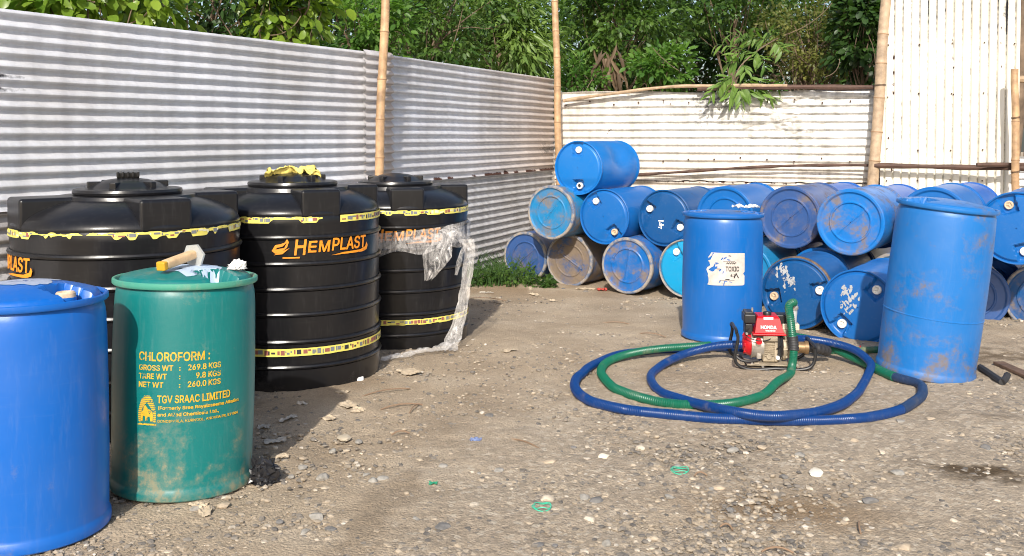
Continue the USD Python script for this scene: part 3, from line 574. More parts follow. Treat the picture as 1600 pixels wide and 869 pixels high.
def rear_row():                                                   # the pile is two drums deep: the second row shows only through its gaps
    for k, (key, px, py, tall, *_) in enumerate([p for p in PILE if p[0] in ('b3', 'b5', 'b6b', 'b7b', 'b8', 'b9', 'm3', 'm5', 'm6', 'm7', 'm8')]):
        a = np.array([math.sin(AX), math.cos(AX), 0.]); c = deep(px, py, 2 * LR * 1536 / tall) + a * .93 + [0, 0, -.03]
        rt = np.cross(a, [0, 0, 1.]); drum('blue drum of the rear row glimpsed through gaps in the pile', c, np.stack([rt, np.cross(a, rt), a], 1), LR, .80, M['rear'], False, seed=300 + k, group='rear row of the drum pile')
M['rear'] = plastic('rear_drum_blue', (.003, .08, .34), (.17, .125, .085), .35, 19)
for i, (key, px, py, tall, cap, colr, dirt, deg, label, ex) in enumerate(PILE):
    y = 2 * LR * 1536 / tall
    c = deep(px, py, y)
    ang = AX + math.radians(ex.get('turn', 0)); h = ex.get('ln', LH)
    a = np.array([math.sin(ang), math.cos(ang), 0.0])
    g = math.radians(deg)
    ez = -a if cap else a
    ev = -a                                                       # towards the viewer
    rt = np.cross([0, 0, 1.], ev)
    ex_ = math.cos(g) * rt + math.sin(g) * np.array([0, 0, 1.]); rot = np.stack([ex_, np.cross(ez, ex_), ez], 1)
    loc = c + a * h if cap else c
    def big(v):
        s = np.exp(-(((v[:, 2] - .38) / .16) ** 2)) * np.exp(-(((np.arctan2(v[:, 1], v[:, 0]) + 1.15) / .55) ** 2))
        w = v.copy(); w[:, :2] *= (1 - .22 * s)[:, None]; return w
    mt = drum_blue(100 + i, colr, dirt)
    t = drum(label, loc, rot, LR, h, mt, cap, ex.get('mats', ('cap_white', 'cap_tan' if i % 3 == 0 else 'cap_white')), dome=.010, wedge=(i % 2 == 1 or key in ('m2', 't1')), seed=70 + i, style=ex.get('style', 0), big=big if ex.get('dent') else None, opens=ex.get('opens', (False, False)), rimmat=M['scuffed'] if key in ('b1', 'b2', 'b3', 'b4', 'm1', 'b9', 'b7b') else None)
    top_ = h - .012
    if ex.get('ring'):
        part('clamp_ring', lathe([(LR * .985, h - .055), (LR * 1.035, h - .052), (LR * 1.045, h - .040), (LR * 1.035, h - .028), (LR * .985, h - .026)], 72), plain('clamp_ring_brown', (.16, .11, .075), .45, .5, vary=.4, vscale=20), t)
    def on_face(shape, at2, name, mat, up=0.0):                   # flat marks on the end that faces the yard, given in picture axes
        R2 = np.array([[math.cos(g), math.sin(g)], [-math.sin(g), math.cos(g)]])
        m = flat(shape, .001).subdivide_to_size(.012, max_iter=6); v = np.asarray(m.vertices).copy(); p = (v[:, :2] + at2) @ R2.T; fn = cap_fn(LR, .010, (i % 2 == 1))
        r_ = np.hypot(p[:, 0], p[:, 1])
        return part(name, tm(np.c_[p, top_ + fn(p[:, 0], p[:, 1], r_) + .0015 + v[:, 2]], m.faces), mat, t, smooth=False)
    for (sx, sy, sr) in ex.get('splash', ()):
        gg = np.random.default_rng(i); ps = []
        for k in range(30):
            q = np.sort(gg.uniform(0, 2 * PI, 8)); rr = sr * gg.uniform(.05, .28); o = gg.normal(0, sr * .6, 2) * [.8, 1.3]
            ps.append(affinity.rotate(Polygon([(o[0] + rr * gg.uniform(.6, 1) * math.cos(z), o[1] + 1.6 * rr * math.sin(z)) for z in q]).buffer(0), gg.uniform(-40, 40)))
        on_face(unary_union(ps), (sx, sy), 'paint_splash', worn(f'paint_splash_{i}_{int(sx*100+50)}', (.36, .37, .38), .52, 45))
    if ex.get('num'):
        one = sbox(-.028, .018, .028, .030); four = unary_union([sbox(-.004, -.055, .008, 0), sbox(-.02, -.02, .03, -.009), affinity.rotate(sbox(-.02, -.022, -.010, .012), -8), sbox(-.03, -.045, -.012, -.035)])
        on_face(unary_union([one, four]), (-.022, -.05), 'painted_number', M['white_paint'])

rear_row()
# ------------------------------------------------------------------ black water tanks
def tank(label, loc, R, px_c, blk, txt0, seed, bands, knob=True, ribs=(.14, .285, .44, .585, .73, .88)):
    """A rotomoulded tank: ribbed wall, dome, four shoulder blocks, lid. Angles are from the side that faces the camera, positive to the right."""
    t = thing('water_tank', label, 'water tank', loc); f0 = facing(loc)
    prof = [(R * .9, 0), (R * .985, 0), (R - .004, .012), (R - .002, .03)]
    for z in ribs: prof += [(R, z - .028), (R + .001, z - .016), (R - .006, z - .0135), (R - .006, z - .012)]
    prof = sorted(prof, key=lambda p: p[1]) if False else prof
    prof += [(R, .945), (R + .003, .955), (R + .003, .985), (R - .004, .998)]
    prof += [(R * math.cos(q) if q < 1.0 else .30, .998 + .166 * math.sin(q)) for q in np.linspace(.05, .98, 16)] + [(.34, 1.128), (.30, 1.138), (.29, 1.140)]
    part('body', dents(lathe(prof, 96), .006, seed), M['tank'], t, smooth=40)
    for z in ribs:
        part('rib', lathe([(R - .002, z - .012), (R + .008, z - .009), (R + .012, z), (R + .008, z + .009), (R - .002, z + .012)], 96), M['tank'], t)
    part('top_plate', lathe([(.001, 1.145), (.26, 1.150), (.335, 1.146), (.345, 1.12)], 64), M['tank'], t)
    for k in range(4):
        a = f0 + math.radians(blk + 90 * k); hw = R * .225
        b = bx((R * .995 + .24) / 2 - .002, 0, 1.07, R * .985 - .24, hw * 2, .165, .018)
        v = np.asarray(b.vertices).copy(); v[:, 2] += (v[:, 2] > 1.07) * (-.004) ; b = tm(v, b.faces)
        part('shoulder_block', move(b, R=rotz(a)), M['tank'], t, smooth=40)
    ld = part('lid', lathe([(.255, 1.148), (.268, 1.152), (.272, 1.163), (.268, 1.176), (.255, 1.180), (.235, 1.178), (.20, 1.184), (.16, 1.205), (.10, 1.224), (.04, 1.232), (.001, 1.233)], 72), M['tank'], t)
    for k in range(6):
        a = f0 + math.radians(blk + 20 + 60 * k); part('lug', move(bx(.165, 0, 1.196, .07, .035, .040, .006), R=rotz(a)), M['tank'], ld)
    if knob:
        q = [bx(0, 0, 1.245, .11, .025, .03, .004)] + [bx(x, 0, 1.251, .012, .095, .026, .003) for x in (-.05, -.025, 0, .025, .05)]
        part('knob', move(cat_(q), R=rotz(f0 + PI / 2)), M['tank'], ld)
    g = np.random.default_rng(seed)
    for (z0, z1, a0, a1, torn) in bands:
        n = int((a1 - a0) * 4); aa = np.radians(np.linspace(a0, a1, n)) + f0
        nz = fbm(np.c_[np.linspace(0, 1, n) * (a1 - a0) / 9, np.zeros(n), np.full(n, seed)], 4, seed); nz2 = fbm(np.c_[np.linspace(0, 1, n) * (a1 - a0) / 4, np.ones(n), np.full(n, seed)], 4, seed + 4)
        lo = z0 + torn * (z1 - z0) * sstep(.44, .64, nz) * 1.1; hi_ = z1 - torn * (z1 - z0) * (.25 + .3 * sstep(.4, .7, nz2)) * nz2 * 1.2; keep = hi_ - lo > (z1 - z0) * .10
        vs, fs = [], []
        for k in range(n):
            for zz in (lo[k], (lo[k] + hi_[k]) / 2, hi_[k]): vs.append((np.cos(aa[k]) * (R + .006), np.sin(aa[k]) * (R + .006), zz))
        for k in range(n - 1):
            if keep[k] and keep[k + 1]:
                for j in (0, 1):
                    a, b, c, d = 3 * k + j, 3 * k + 3 + j, 3 * k + 4 + j, 3 * k + 1 + j; fs += [(a, b, c), (a, c, d)]
        bd = part('sticker_band', tm(vs, np.array(fs)), M['band'], t, smooth=False)
        # print on the tape: rows of small blocks
        sets = {'black_print': [], 'red_print': [], 'band_pale': [], 'grey_print': []}
        a = a0 + 1
        while a < a1 - 5:
            w = g.uniform(.5, 3.2); key = str(g.choice(['black_print', 'red_print', 'grey_print', 'grey_print', 'red_print'] if torn < .3 else ['grey_print', 'red_print', 'band_pale', 'band_pale', 'grey_print']))
            k = int((a - a0) / (a1 - a0) * (n - 1)); k2 = min(n - 1, int((a + w - a0) / (a1 - a0) * (n - 1)))
            if keep[k:k2 + 1].mean() > .8:
                b0 = max(np.median(lo[k:k2 + 1]) + .004, z0 + (z1 - z0) * g.uniform(.18, .34)); b1 = min(np.median(hi_[k:k2 + 1]) - .003, z1 - (z1 - z0) * g.uniform(.14, .3)); half = g.random(); b0, b1 = (b0, (b0 + b1) / 2 - .001) if half < .22 else ((b0 + b1) / 2 + .001, b1) if half < .44 else (b0, b1)
                if b1 > b0 + .003:
                    m = tm([(0, 0, 0), (1, 0, 0), (1, 1, 0), (0, 1, 0)], np.array([(0, 1, 2), (0, 2, 3)])).subdivide().subdivide()
                    v = np.asarray(m.vertices); q = f0 + np.radians(a + v[:, 0] * w); sets[key].append(tm(np.c_[np.cos(q) * (R + .0072), np.sin(q) * (R + .0072), b0 + v[:, 1] * (b1 - b0)], m.faces))
            a += w * g.choice([.6, 1, 1]) + g.uniform(.2, 1.3)
        for key, ms in sets.items():
            if ms: part('printed_blocks', cat_(ms), M[key], bd, smooth=False).SetCustomDataByKey('kind', 'stuff')
    # maker's name and flame
    rr = R + .004; A0 = f0 + math.radians(txt0); zb = .795
    parts = [move(text('H', .088, .070, True, .12), (.115, -.012, 0)), move(text('E', .062, .056, True, .12), (.192, 0, 0)), move(text('M', .062, .072, True, .12), (.254, 0, 0)), move(text('PLAST', .068, .262, True, .12), (.335, .004, 0))]
    part('lettering', wrap(cat_(parts), rr, A0, zb), M['orange'], t, smooth=False)
    s1 = Polygon([(0, .012), (.02, -.004), (.05, .002), (.085, .03), (.095, .06), (.085, .085), (.075, .06), (.05, .05), (.02, .045)]); s2 = Polygon([(.012, -.012), (.06, -.006), (.10, .028), (.06, .01), (.03, -.002)])
    sw = Polygon([(.34, -.024), (.42, -.012), (.55, -.008), (.60, .006), (.612, .03), (.622, .012), (.612, -.012), (.57, -.022), (.42, -.022)]); s3 = sbox(.06, -.032, .155, -.024)
    part('emblem', wrap(flat(unary_union([s1.difference(Polygon([(.02, .02), (.07, .028), (.085, .06), (.06, .036), (.03, .03)])), s2])), rr, A0, zb), M['orange'], t, smooth=False)
    part('underline', wrap(flat(sw), rr, A0, zb), M['orange'], t, smooth=False); part('underline', wrap(flat(s3), rr, A0, zb), M['orange'], t, smooth=False)
    return t
T1, T2, T3 = np.array([-2.013, 5.15, 0]), np.array([-1.35, 6.05, -.004]), np.array([-.852, 7.19, -.055])
tank('widest black water tank, standing behind the blue and green drums', T1, .563, 193, 18, -112, 11, [(.960, 1.0, -92, 92, .55)])
tank('black water tank with a crisp orange name and a yellow cloth on its lid', T2, .525, 457, 18, -13, 12, [(.962, 1.0, -90, 18, .5), (.958, 1.0, 30, 95, .05), (.205, .25, -80, 92, .03)], knob=False)
tank('black water tank wrapped in torn clear film by the fence corner', T3, .525, 618, 9, -30, 13, [(.962, 1.0, -90, 95, .35), (.21, .25, -80, 92, .12)], knob=False)

# ------------------------------------------------------------------ pump set
PL = at(1206, 570); PY = math.radians(-6)
pump = thing('water_pump', 'red and silver petrol water pump in a black tube frame', 'pump', PL, rotz(PY))
alu = plain('cast_aluminium', (.38, .35, .31), .38, .6, bump=.2, vary=.25, vscale=18); beige = plain('dirty_casting', (.30, .25, .18), .55, .25, bump=.3, vary=.35, vscale=16)
redp = plain('red_enamel', (.42, .008, .014), .28, vary=.12, vscale=5); blackp = plain('black_parts', (.012, .012, .013), .4, vary=.3, vscale=20)
brass = plain('brown_fitting', (.24, .15, .075), .45, .5, vary=.35, vscale=14); rub = plain('black_rubber', (.018, .018, .02), .6, vary=.3, vscale=30)
pipe_g = plain('grey_pipe', (.40, .41, .42), .45, .2, vary=.2)
def pp(X, Y, d=0.0): return np.array([(X - 540) * .000604, d, (735 - Y) * .000604])
# fuel tank
tk = hull([(x, y, z) for x, z, yy in ((-.124, .212, .10), (.060, .212, .10), (-.120, .222, .105), (.056, .222, .105), (-.106, .310, .085), (.032, .310, .085), (-.098, .322, .07), (.024, .322, .07)) for y in (-yy, yy)])
ft = part('fuel_tank', tk, redp, pump, smooth=25)
part('tank_flange', bx(-.032, 0, .212, .205, .222, .012, .005), redp, ft)
part('filler_cap', move(lathe([(.001, .022), (.022, .020), (.026, .012), (.026, 0)], 24), (-.035, -.02, .322)), blackp, ft)
def front_text(s, hh, w, X, Y, ydepth, tilt, mat, parent):
    m = text(s, hh, w); m = move(m, R=rotx(PI / 2 - tilt)); part('lettering', move(m, pp(X, Y, ydepth)), mat, parent, smooth=False)
wp = plain('white_print', (.78, .76, .74), .5, vary=.05)
front_text('HONDA', .020, .098, 395, 325, -.1015, .17, wp, ft); front_text('WB20XD', .009, .060, 445, 350, -.1055, .17, wp, ft)
part('sticker', move(bx(0, 0, 0, .058, .002, .016, 0), pp(478, 219, -.089)), wp, ft, smooth=False)
part('air_cleaner', cat_([bx(-.145, .01, .300, .075, .15, .062, .01), bx(-.150, .01, .345 - .01, .05, .12, .015, .004)]), blackp, pump)
part('wing_nut', cyl((-.125, 0, .335), (-.125, 0, .362), .006, 10), alu, pump)
part('carburettor', bx(-.150, .0, .232, .05, .10, .07, .008), blackp, pump)
part('exhaust_box', cat_([bx(.045, .05, .285, .11, .10, .07, .01)] + [bx(.045 - .04 + .016 * k, .0, .285, .006, .006, .05) for k in range(6)]), blackp, pump)
part('starter_cover', cat_([move(lathe([(.001, .05), (.03, .049), (.058, .040), (.074, .022), (.079, 0)], 36), (-.135, 0, .135), roty(-PI / 2))] + [move(bx(0, .058 * math.sin(q), .058 * math.cos(q), .05, .01, .018, .002), (-.155, 0, .135)) for q in np.linspace(0, 2 * PI, 9)[:-1]]), redp, pump)
part('fan_housing', cat_([cyl((-.137, 0, .132), (-.060, 0, .132), .086, 36), cyl((-.137, 0, .132), (-.130, 0, .132), .090, 36), bx(-.09, -.05, .075, .03, .05, .05, .006)]), alu, pump)
part('engine_block', cat_([bx(-.018, 0, .115, .10, .15, .165, .012), bx(-.025, -.03, .185, .09, .14, .035, .006)] + [bx(-.02, -.078, .075 + .012 * k, .075, .014, .004) for k in range(7)] + [bx(.012, -.076, .10, .02, .02, .12, .004), cyl((-.03, -.085, .07), (-.03, -.06, .07), .016, 14)]), beige, pump)
part('ignition_knob', cyl(pp(380, 455, -.085), pp(380, 455, -.115), .019, 16), redp, pump)
part('coil_bracket', cat_([bx(.032, -.06, .13, .022, .04, .15, .004), cyl((.03, -.09, .085), (.03, -.05, .085), .012, 12)]), blackp, pump)
part('oil_plug', cyl((.022, -.098, .066), (.022, -.06, .066), .012, 12), wp, pump)
part('pump_casing', cat_([cyl((.060, 0, .115), (.075, 0, .115), .082, 36), cyl((.075, 0, .115), (.125, 0, .115), .076, 36, .060), bx(.085, 0, .195, .05, .07, .07, .008)] + [cyl((.058, .074 * math.sin(q), .115 + .074 * math.cos(q)), (.085, .074 * math.sin(q), .115 + .074 * math.cos(q)), .009, 10) for q in np.linspace(0, 2 * PI, 9)[:-1]]), beige, pump)
part('suction_flange', cat_([cyl((.125, 0, .115), (.150, 0, .115), .048, 28), cyl((.150, 0, .115), (.208, 0, .115), .036, 28), cyl((.200, 0, .115), (.222, 0, .115), .042, 28)]), brass, pump)
part('discharge_flange', bx(.115, .02, .243, .105, .06, .042, .006), plain('cream_casting', (.55, .49, .37), .5, .1, vary=.2, vscale=12), pump)
dpts, _ = spline([(.128, .02, .25), (.134, .022, .31), (.136, .022, .36), (.134, .010, .392), (.128, -.012, .402)], .01)
part('discharge_pipe', tube(dpts, .023, 16), pipe_g, pump)
part('hose_clamp', cat_([tube(np.array([(.136, .022, .355), (.136, .020, .371)]), .0285, 20)]), alu, pump)
sp, _ = spline([(.215, 0, .115), (.26, .005, .112), (.31, .03, .10), (.36, .08, .075)], .006)
part('coupling', tube(sp, .031 + .0025 * np.sin(np.arange(len(sp)) * 1.3), 16), rub, pump)
fr = []
for yy in (-.15, .15):
    fp, _ = spline([(-.238, yy, .225), (-.243, yy, .12), (-.236, yy, .035), (-.20, yy, .012), (0, yy, .011), (.17, yy, .011), (.215, yy, .03), (.238, yy, .10), (.236, yy, .14)], .012); fr.append(tube(fp, .0105, 10))
for q in ((-.238, .225), (.236, .14)):
    fp, _ = spline([(q[0], -.15, q[1]), (q[0] * 1.0, -.12, q[1] + .012), (q[0], 0, q[1] + .014), (q[0], .12, q[1] + .012), (q[0], .15, q[1])], .012); fr.append(tube(fp, .0105, 10))
part('frame', cat_(fr), blackp, pump)
part('base_plate', cat_([bx(-.02, 0, .024, .30, .24, .008), bx(-.11, -.10, .03, .03, .04, .014), bx(.10, -.10, .03, .03, .04, .014)]), beige, pump)
for X, Y in ((310, 685), (420, 715), (580, 735), (765, 690), (255, 375)): part('bolt', cyl(pp(X, Y, -.118), pp(X, Y, -.10), .008, 8), alu, pump)
part('lower_pipe', tube(spline([(-.235, -.10, .075), (-.20, -.11, .05), (-.15, -.11, .045), (-.10, -.10, .05)], .01)[0], .010, 8), blackp, pump)

part('throttle_cable', tube(spline([(-.15, -.05, .24), (-.17, -.10, .20), (-.10, -.115, .175), (-.02, -.095, .19)], .008)[0], .0035, 6), blackp, pump)
part('spark_lead', tube(spline([(.03, -.07, .20), (.045, -.10, .18), (.03, -.105, .14), (.015, -.09, .12)], .008)[0], .0045, 6), blackp, pump)
# ------------------------------------------------------------------ hoses
def hose(pts, r, ridge=.0009, pitch=.010, seg=12):
    p, t = spline(pts, pitch / 3); p = p + (np.stack([fbm(np.c_[t * 2.2, t * 0, t * 0 + 5], 3, 4), fbm(np.c_[t * 2.2, t * 0 + 9, t * 0], 3, 6), t * 0 + .5], 1) - .5) * .05 * sstep(0, .3, t)[:, None] * sstep(0, .3, t[-1] - t)[:, None]; r = r * (1 + .10 * (fbm(np.c_[t * 3, t * 0, t * 0 + 2], 2, 8) - .5)); return tube(p, r + ridge * np.sin(t / pitch * 2 * PI), seg), p
def G(lst, r, lift=()):
    return [at(px, py, r * .96 + (lift[i] if i < len(lift) else 0)) for i, (px, py) in enumerate(lst)]
hb = plastic('blue_hose', (.001, .028, .13), (.12, .10, .08), .26, 5, rough=.30, faded=.1); hd = plastic('dark_blue_hose', (.010, .026, .070), (.10, .085, .075), .25, 6, rough=.4, faded=.3)
hg = plastic('green_hose', (.003, .095, .052), (.14, .12, .08), .30, 7, rough=.36, faded=.3); hg2 = plastic('dark_green_hose', (.008, .10, .055), (.14, .12, .07), .3, 8, rough=.4)
h1 = thing('hose', 'long blue suction hose forming the outermost loop on the dirt', 'hose')
m_, _ = hose(G([(1165, 545), (1120, 543), (1062, 546), (985, 551), (945, 560), (912, 580), (895, 601), (911, 621), (962, 638), (1040, 648), (1110, 654), (1200, 657), (1290, 657), (1360, 651), (1408, 640)], .027, (.02, .012)), .0265); part('tube', m_, hb, h1)
m_, _ = hose(G([(1408, 640), (1432, 627), (1440, 609), (1428, 598), (1408, 592), (1396, 588)], .027), .027); part('sleeve', m_, hd, h1)
m_, _ = hose(G([(1398, 589), (1370, 577), (1330, 558), (1292, 541), (1262, 530), (1240, 526)], .028, (0, .0, .025, .06, .08, .09)), .028); part('green_length', m_, hg, h1)
h2 = thing('hose', 'blue hose curling in the inner loop over the green one', 'hose')
m_, _ = hose(G([(1172, 540), (1130, 540), (1085, 549), (1045, 563), (1018, 582), (1014, 597), (1034, 612), (1075, 627), (1130, 641), (1190, 650), (1250, 649), (1305, 638), (1343, 613), (1360, 584), (1356, 562), (1338, 549), (1306, 538), (1270, 531), (1236, 531)], .028, (.09, .08, .045, .015, 0, 0, 0, .01, .03, .035, .03, .015, .0, .01, .045, .075, .095,   .11, .12)), .0255); part('tube', m_, hb, h2)
h3 = thing('hose', 'green ribbed hose rising from the ground to the pump outlet', 'hose')
top = PL + rotz(PY) @ np.array([.128, -.012, .402]); dn = lambda v: PL + rotz(PY) @ np.array(v)
hp = [top + [.004, .014, -.004], top, dn((.100, -.045, .392)), dn((.097, -.090, .34)), dn((.10, -.115, .24)), dn((.106, -.13, .15)), dn((.10, -.15, .08))] + G([(1219, 592), (1196, 611), (1160, 626), (1110, 632), (1050, 631), (990, 619), (955, 602), (942, 585), (950, 567), (985, 553), (1045, 544), (1110, 539)], .027, (.012, .0, .0, 0, 0, 0, 0, 0, 0, .02, .04, .05))
m_, pth = hose(hp, .0245, .0018, .012); part('tube', m_, hg, h3)
d_ = np.linalg.norm(pth - dn((.105, -.127, .165)), axis=1); k = int(d_[:400].argmin()); part('rubber_sleeve', tube(pth[max(0, k - 11):k + 11], .0315 + .001 * np.sin(np.arange(len(pth[max(0, k - 11):k + 11])) * 1.6), 16), rub, h3)
h4 = thing('hose', 'dark green hose with red ties running behind the leaning drum', 'hose')
hp4 = G([(1290, 548), (1318, 549), (1345, 548), (1375, 547), (1420, 548), (1470, 552)], .024); m_, p4 = hose(hp4, .022); part('tube', m_, hg2, h4)
for px in (1333, 1344):
    c = at(px, 547, .022); q = np.linspace(0, 2 * PI, 20); part('red_tie', tube(np.stack([c[0] + .006 * np.sin(2 * q), c[1] + .026 * np.cos(q), c[2] + .026 * np.sin(q)], 1), .005, 6), redp, h4)

# ------------------------------------------------------------------ small things on the drums and tanks
def crumple(n, m, sx, sy, amp, seed, fold=3.0):
    u, v = np.meshgrid(np.linspace(-.5, .5, n), np.linspace(-.5, .5, m), indexing='ij')
    Q = np.stack([u * fold, v * fold, u * 0 + seed], -1)
    e = 1 + .35 * (fbm(np.stack([np.arctan2(v, u) * 1.3, u * 0, u * 0 + seed], -1), 3, seed) - .5)
    z = amp * (np.abs(fbm(Q * 2, 3, seed) - .5) * 2 + .6 * np.abs(fbm(Q * 5, 2, seed + 1) - .5))
    return tm(np.stack([u * sx * e + amp * .6 * (fbm(Q * 3, 2, seed + 2) - .5), v * sy * e + amp * .6 * (fbm(Q * 3, 2, seed + 3) - .5), z], -1), grid_faces(n, m))
def film(name, col, clear, rough=.25, wr=30):
    n = {'t': ('texture_coordinate', {}), 'mp': ('mapping', {'scale': (1, 1, .35)}), 'n': ('noise_texture', {'scale': wr, 'detail': 5, 'roughness': .7, 'distortion': 1.5}), 'r': ('rgb_ramp', {'ramp': [(.38, (clear,) * 3), (.58, (clear * .72,) * 3), (.70, (clear * .2,) * 3)]}),
         'tr': ('transparent_bsdf', {'color': (.95, .95, .95)}), 'b': ('bump', {'strength': .6, 'distance': .01}),
         'p': ('principled_bsdf', {'base_color': col, 'roughness': rough, 'specular_ior_level': .6}), 'm': ('mix_closure', {})}
    l = [('t.object', 'mp.vector'), ('mp.vector', 'n.vector'), ('n.fac', 'r.fac'), ('r.color', 'm.fac'), ('n.fac', 'b.height'), ('b.normal', 'p.normal'), ('p.BSDF', 'm.closure1'), ('tr.BSDF', 'm.closure2')]
    return usdkit.material(stage, LK + name, n, l, surface='m.closure')
def lump(rx, ry, rz, seed, k=1.0, folds=1.5):
    m = trimesh.creation.icosphere(subdivisions=3); v = np.asarray(m.vertices).copy(); v = v + np.random.default_rng(seed).normal(size=v.shape) * .09; q = fbm(v * folds + seed, 2, seed); e = np.abs(fbm(v * folds * 1.5 + 9 + seed, 2, seed + 1) - .5) * 2
    v = v * (.62 + .55 * q + .55 * k * e)[:, None] * [rx, ry, rz]; v[:, 2] = np.maximum(v[:, 2], -rz * .35) + rz * .35; return tm(v, m.faces)
tissue = plain('white_tissue', (.74, .72, .70), .7, vary=.1, vscale=30)
gtop = green_loc + lean(.018, .029) @ np.array([0, 0, .88])
# the mallet-like tool
tl = thing('hand_tool', 'wooden handle with a yellow tip and clear hexagonal plate on the green drum', 'tool', (0, 0, 0))
ta, tb = deep(250, 417, 3.93), deep(303, 397, 4.14)
ta[2] = max(ta[2], .895); dv = (tb - ta) / np.linalg.norm(tb - ta)
wood = plain('pale_wood', (.56, .38, .21), .55, bump=.15, bscale=80, vary=.18, vscale=25)
_, uu, ww = frame(dv)
def bar(p, q, hw, hh, ch=.004):
    m = bx(0, 0, 0, hw * 2, hh * 2, np.linalg.norm(q - p), ch); return move(m, (p + q) / 2, np.stack([uu, ww, dv], 1))
part('handle', bar(ta + dv * .022, tb, .021, .019, .012), wood, tl); part('tip', bar(ta, ta + dv * .026, .0205, .0185, .006), plain('yellow_tip', (.55, .30, .015), .5), tl)
hx = Polygon([(.052 * math.cos(q), .052 * math.sin(q)) for q in np.linspace(0, 2 * PI, 7)[:-1] + .1]); hm = flat(hx, .012); nd = np.array([-.25, -.80, -.1]); nd /= np.linalg.norm(nd)
hr = np.cross([0, 0, 1.], nd); hr /= np.linalg.norm(hr); part('hex_plate', move(hm, tb + [.004, .0, -.005], np.stack([hr, np.cross(nd, hr), nd], 1)), film('clear_plate', (.46, .47, .45), .45, .2, 8), tl, smooth=False)
def scrap(name, label, cat, c, mesh, mat, rot=None):
    o = part(name, move(mesh, c, rot), mat, None, smooth=False if name in ('plastic_bag', 'crumpled_tissue') else True); return tag(o, label, cat)
scrap('crumpled_tissue', 'crumpled white tissue stuck on the rim of the green drum', 'tissue', deep(371, 417, 4.16) + [0, 0, -.008], lump(.034, .026, .026, 3), tissue)
a_st = np.linspace(0, 2 * PI, 60, endpoint=False)
def lid_patch(loc, rotm, Rr, h, dome, cx, cy, rad, mat, name, parent, seed):
    fn = cap_fn(Rr, dome, False); rr = rad * (1 + .55 * (fbm(np.c_[np.cos(a_st) * 2, np.sin(a_st) * 2, a_st * 0], 4, seed) - .5) * 2)
    rings = np.linspace(0, 1, 12); u = cx + np.outer(rings, rr * np.cos(a_st)); v = cy + np.outer(rings, rr * np.sin(a_st) * .85)
    q = np.hypot(u, v); s = np.minimum(1, .255 / np.maximum(q, 1e-6)); u, v = u * s, v * s
    part(name, tm(np.stack([u, v, h - .012 + fn(u, v, np.hypot(u, v)) + .0015], -1), grid_faces(12, 60, True)), mat, parent, smooth=True)
lid_patch(green_loc, None, .29, .864, .040, .03, -.02, .15, worn('lid_paint', (.42, .52, .66), .47, 22), 'paint_stain', gd, 4)
lid_patch(blue_loc, None, .29, .865, .052, -.02, .02, .13, worn('lid_dust', (.30, .34, .44), .52, 14), 'dust_film', stage.GetPrimAtPath('/World/plastic_drum'), 9)
scrap('film_scrap', 'crumpled white film lying on the lid of the labelled drum', 'plastic scrap', deep(1166, 323, 7.02) + [0, 0, -.01], crumple(34, 22, .17, .09, .045, 5, 1.5), film('white_film', (.70, .70, .68), .12))
cl = plain('yellow_cloth', (.66, .54, .14), .85, bump=.3, bscale=50, vary=.25, vscale=14)
y2 = T2 + [0, 0, 1.238]
ycl = crumple(60, 36, .30, .17, .07, 8, 2.2); v = np.asarray(ycl.vertices).copy(); v[:, 2] += -.022 - .5 * np.maximum(0, np.abs(v[:, 0]) - .10) ** 1.2; ycl = tm(v, ycl.faces)
scrap('cloth', 'crumpled yellow cloth folded on the lid of a black tank', 'cloth', y2, ycl, cl, rotz(facing(T2) + PI / 2))
# clear film on the third tank
cf = film('stretch_film', (.66, .64, .62), .97, .22, 22); cf2 = film('stretch_film_milky', (.68, .66, .64), .84, .25, 26)
fw = thing('stretch_film', 'torn clear plastic film wound on the tank and trailing to the ground', 'plastic film')
f3 = facing(T3)
def film_band(a0, a1, z0, z1, seed, mat, sag=.0):
    n, m = 60, 16; a, b = np.meshgrid(np.linspace(0, 1, n), np.linspace(0, 1, m), indexing='ij'); Q = np.stack([a * 2, b * 14, a * 0 + seed], -1)
    top, bot = z1(a), z0(a)
    z = bot + (top - bot) * b + .012 * (fbm(Q, 3, seed) - .5); r = .525 + .017 + .014 * np.abs(fbm(Q * [1, 1.4, 1], 3, seed + 2) - .5) * 2
    A = f3 + np.radians(a0 + (a1 - a0) * a); return part('wrap', tm(np.stack([T3[0] + r * np.cos(A), T3[1] + r * np.sin(A), z], -1), grid_faces(n, m)), mat, fw, smooth=True)
film_band(-80, 92, lambda a: .60 + .10 * a + .02 * np.sin(a * 30), lambda a: .74 + .12 * a, 1, cf)
film_band(-70, 96, lambda a: .66 + .06 * a, lambda a: .71 + .12 * a, 2, cf)
def rag(pts, widths, seed, mat, depth=.03):
    p, t = spline(pts, .02); n, m = len(p), 12; w = np.interp(np.linspace(0, 1, n), np.linspace(0, 1, len(widths)), widths)
    b = np.linspace(-.5, .5, m); i, j = np.meshgrid(np.arange(n), np.arange(m), indexing='ij')
    Q = np.stack([t[:, None] * 5 + 0 * b, b[None] * 5 + 0 * t[:, None], np.full((n, m), seed)], -1)
    rt = np.array([.93, -.36, 0]); d = np.cross([0, 0, 1.], rt)
    e = 1 + .5 * (fbm(np.stack([t * 9, t * 0, t * 0 + seed], -1), 3, seed) - .5)
    v = p[:, None] + rt * (b[None, :, None] * (w * e)[:, None, None]) + d * (depth * (fbm(Q * [1, 2.2, 1], 3, seed) - .5) * 2)[..., None] + np.array([0, 0, 1.]) * (.02 * (fbm(Q * 2, 2, seed + 5) - .5))[..., None]
    return part('torn_strip', tm(v, grid_faces(n, m)), mat, fw, smooth=True)
rag([deep(712, 352, 6.80), deep(694, 372, 6.64), deep(680, 405, 6.58), deep(668, 438, 6.58)], [.05, .17, .20, .05], 3, cf)
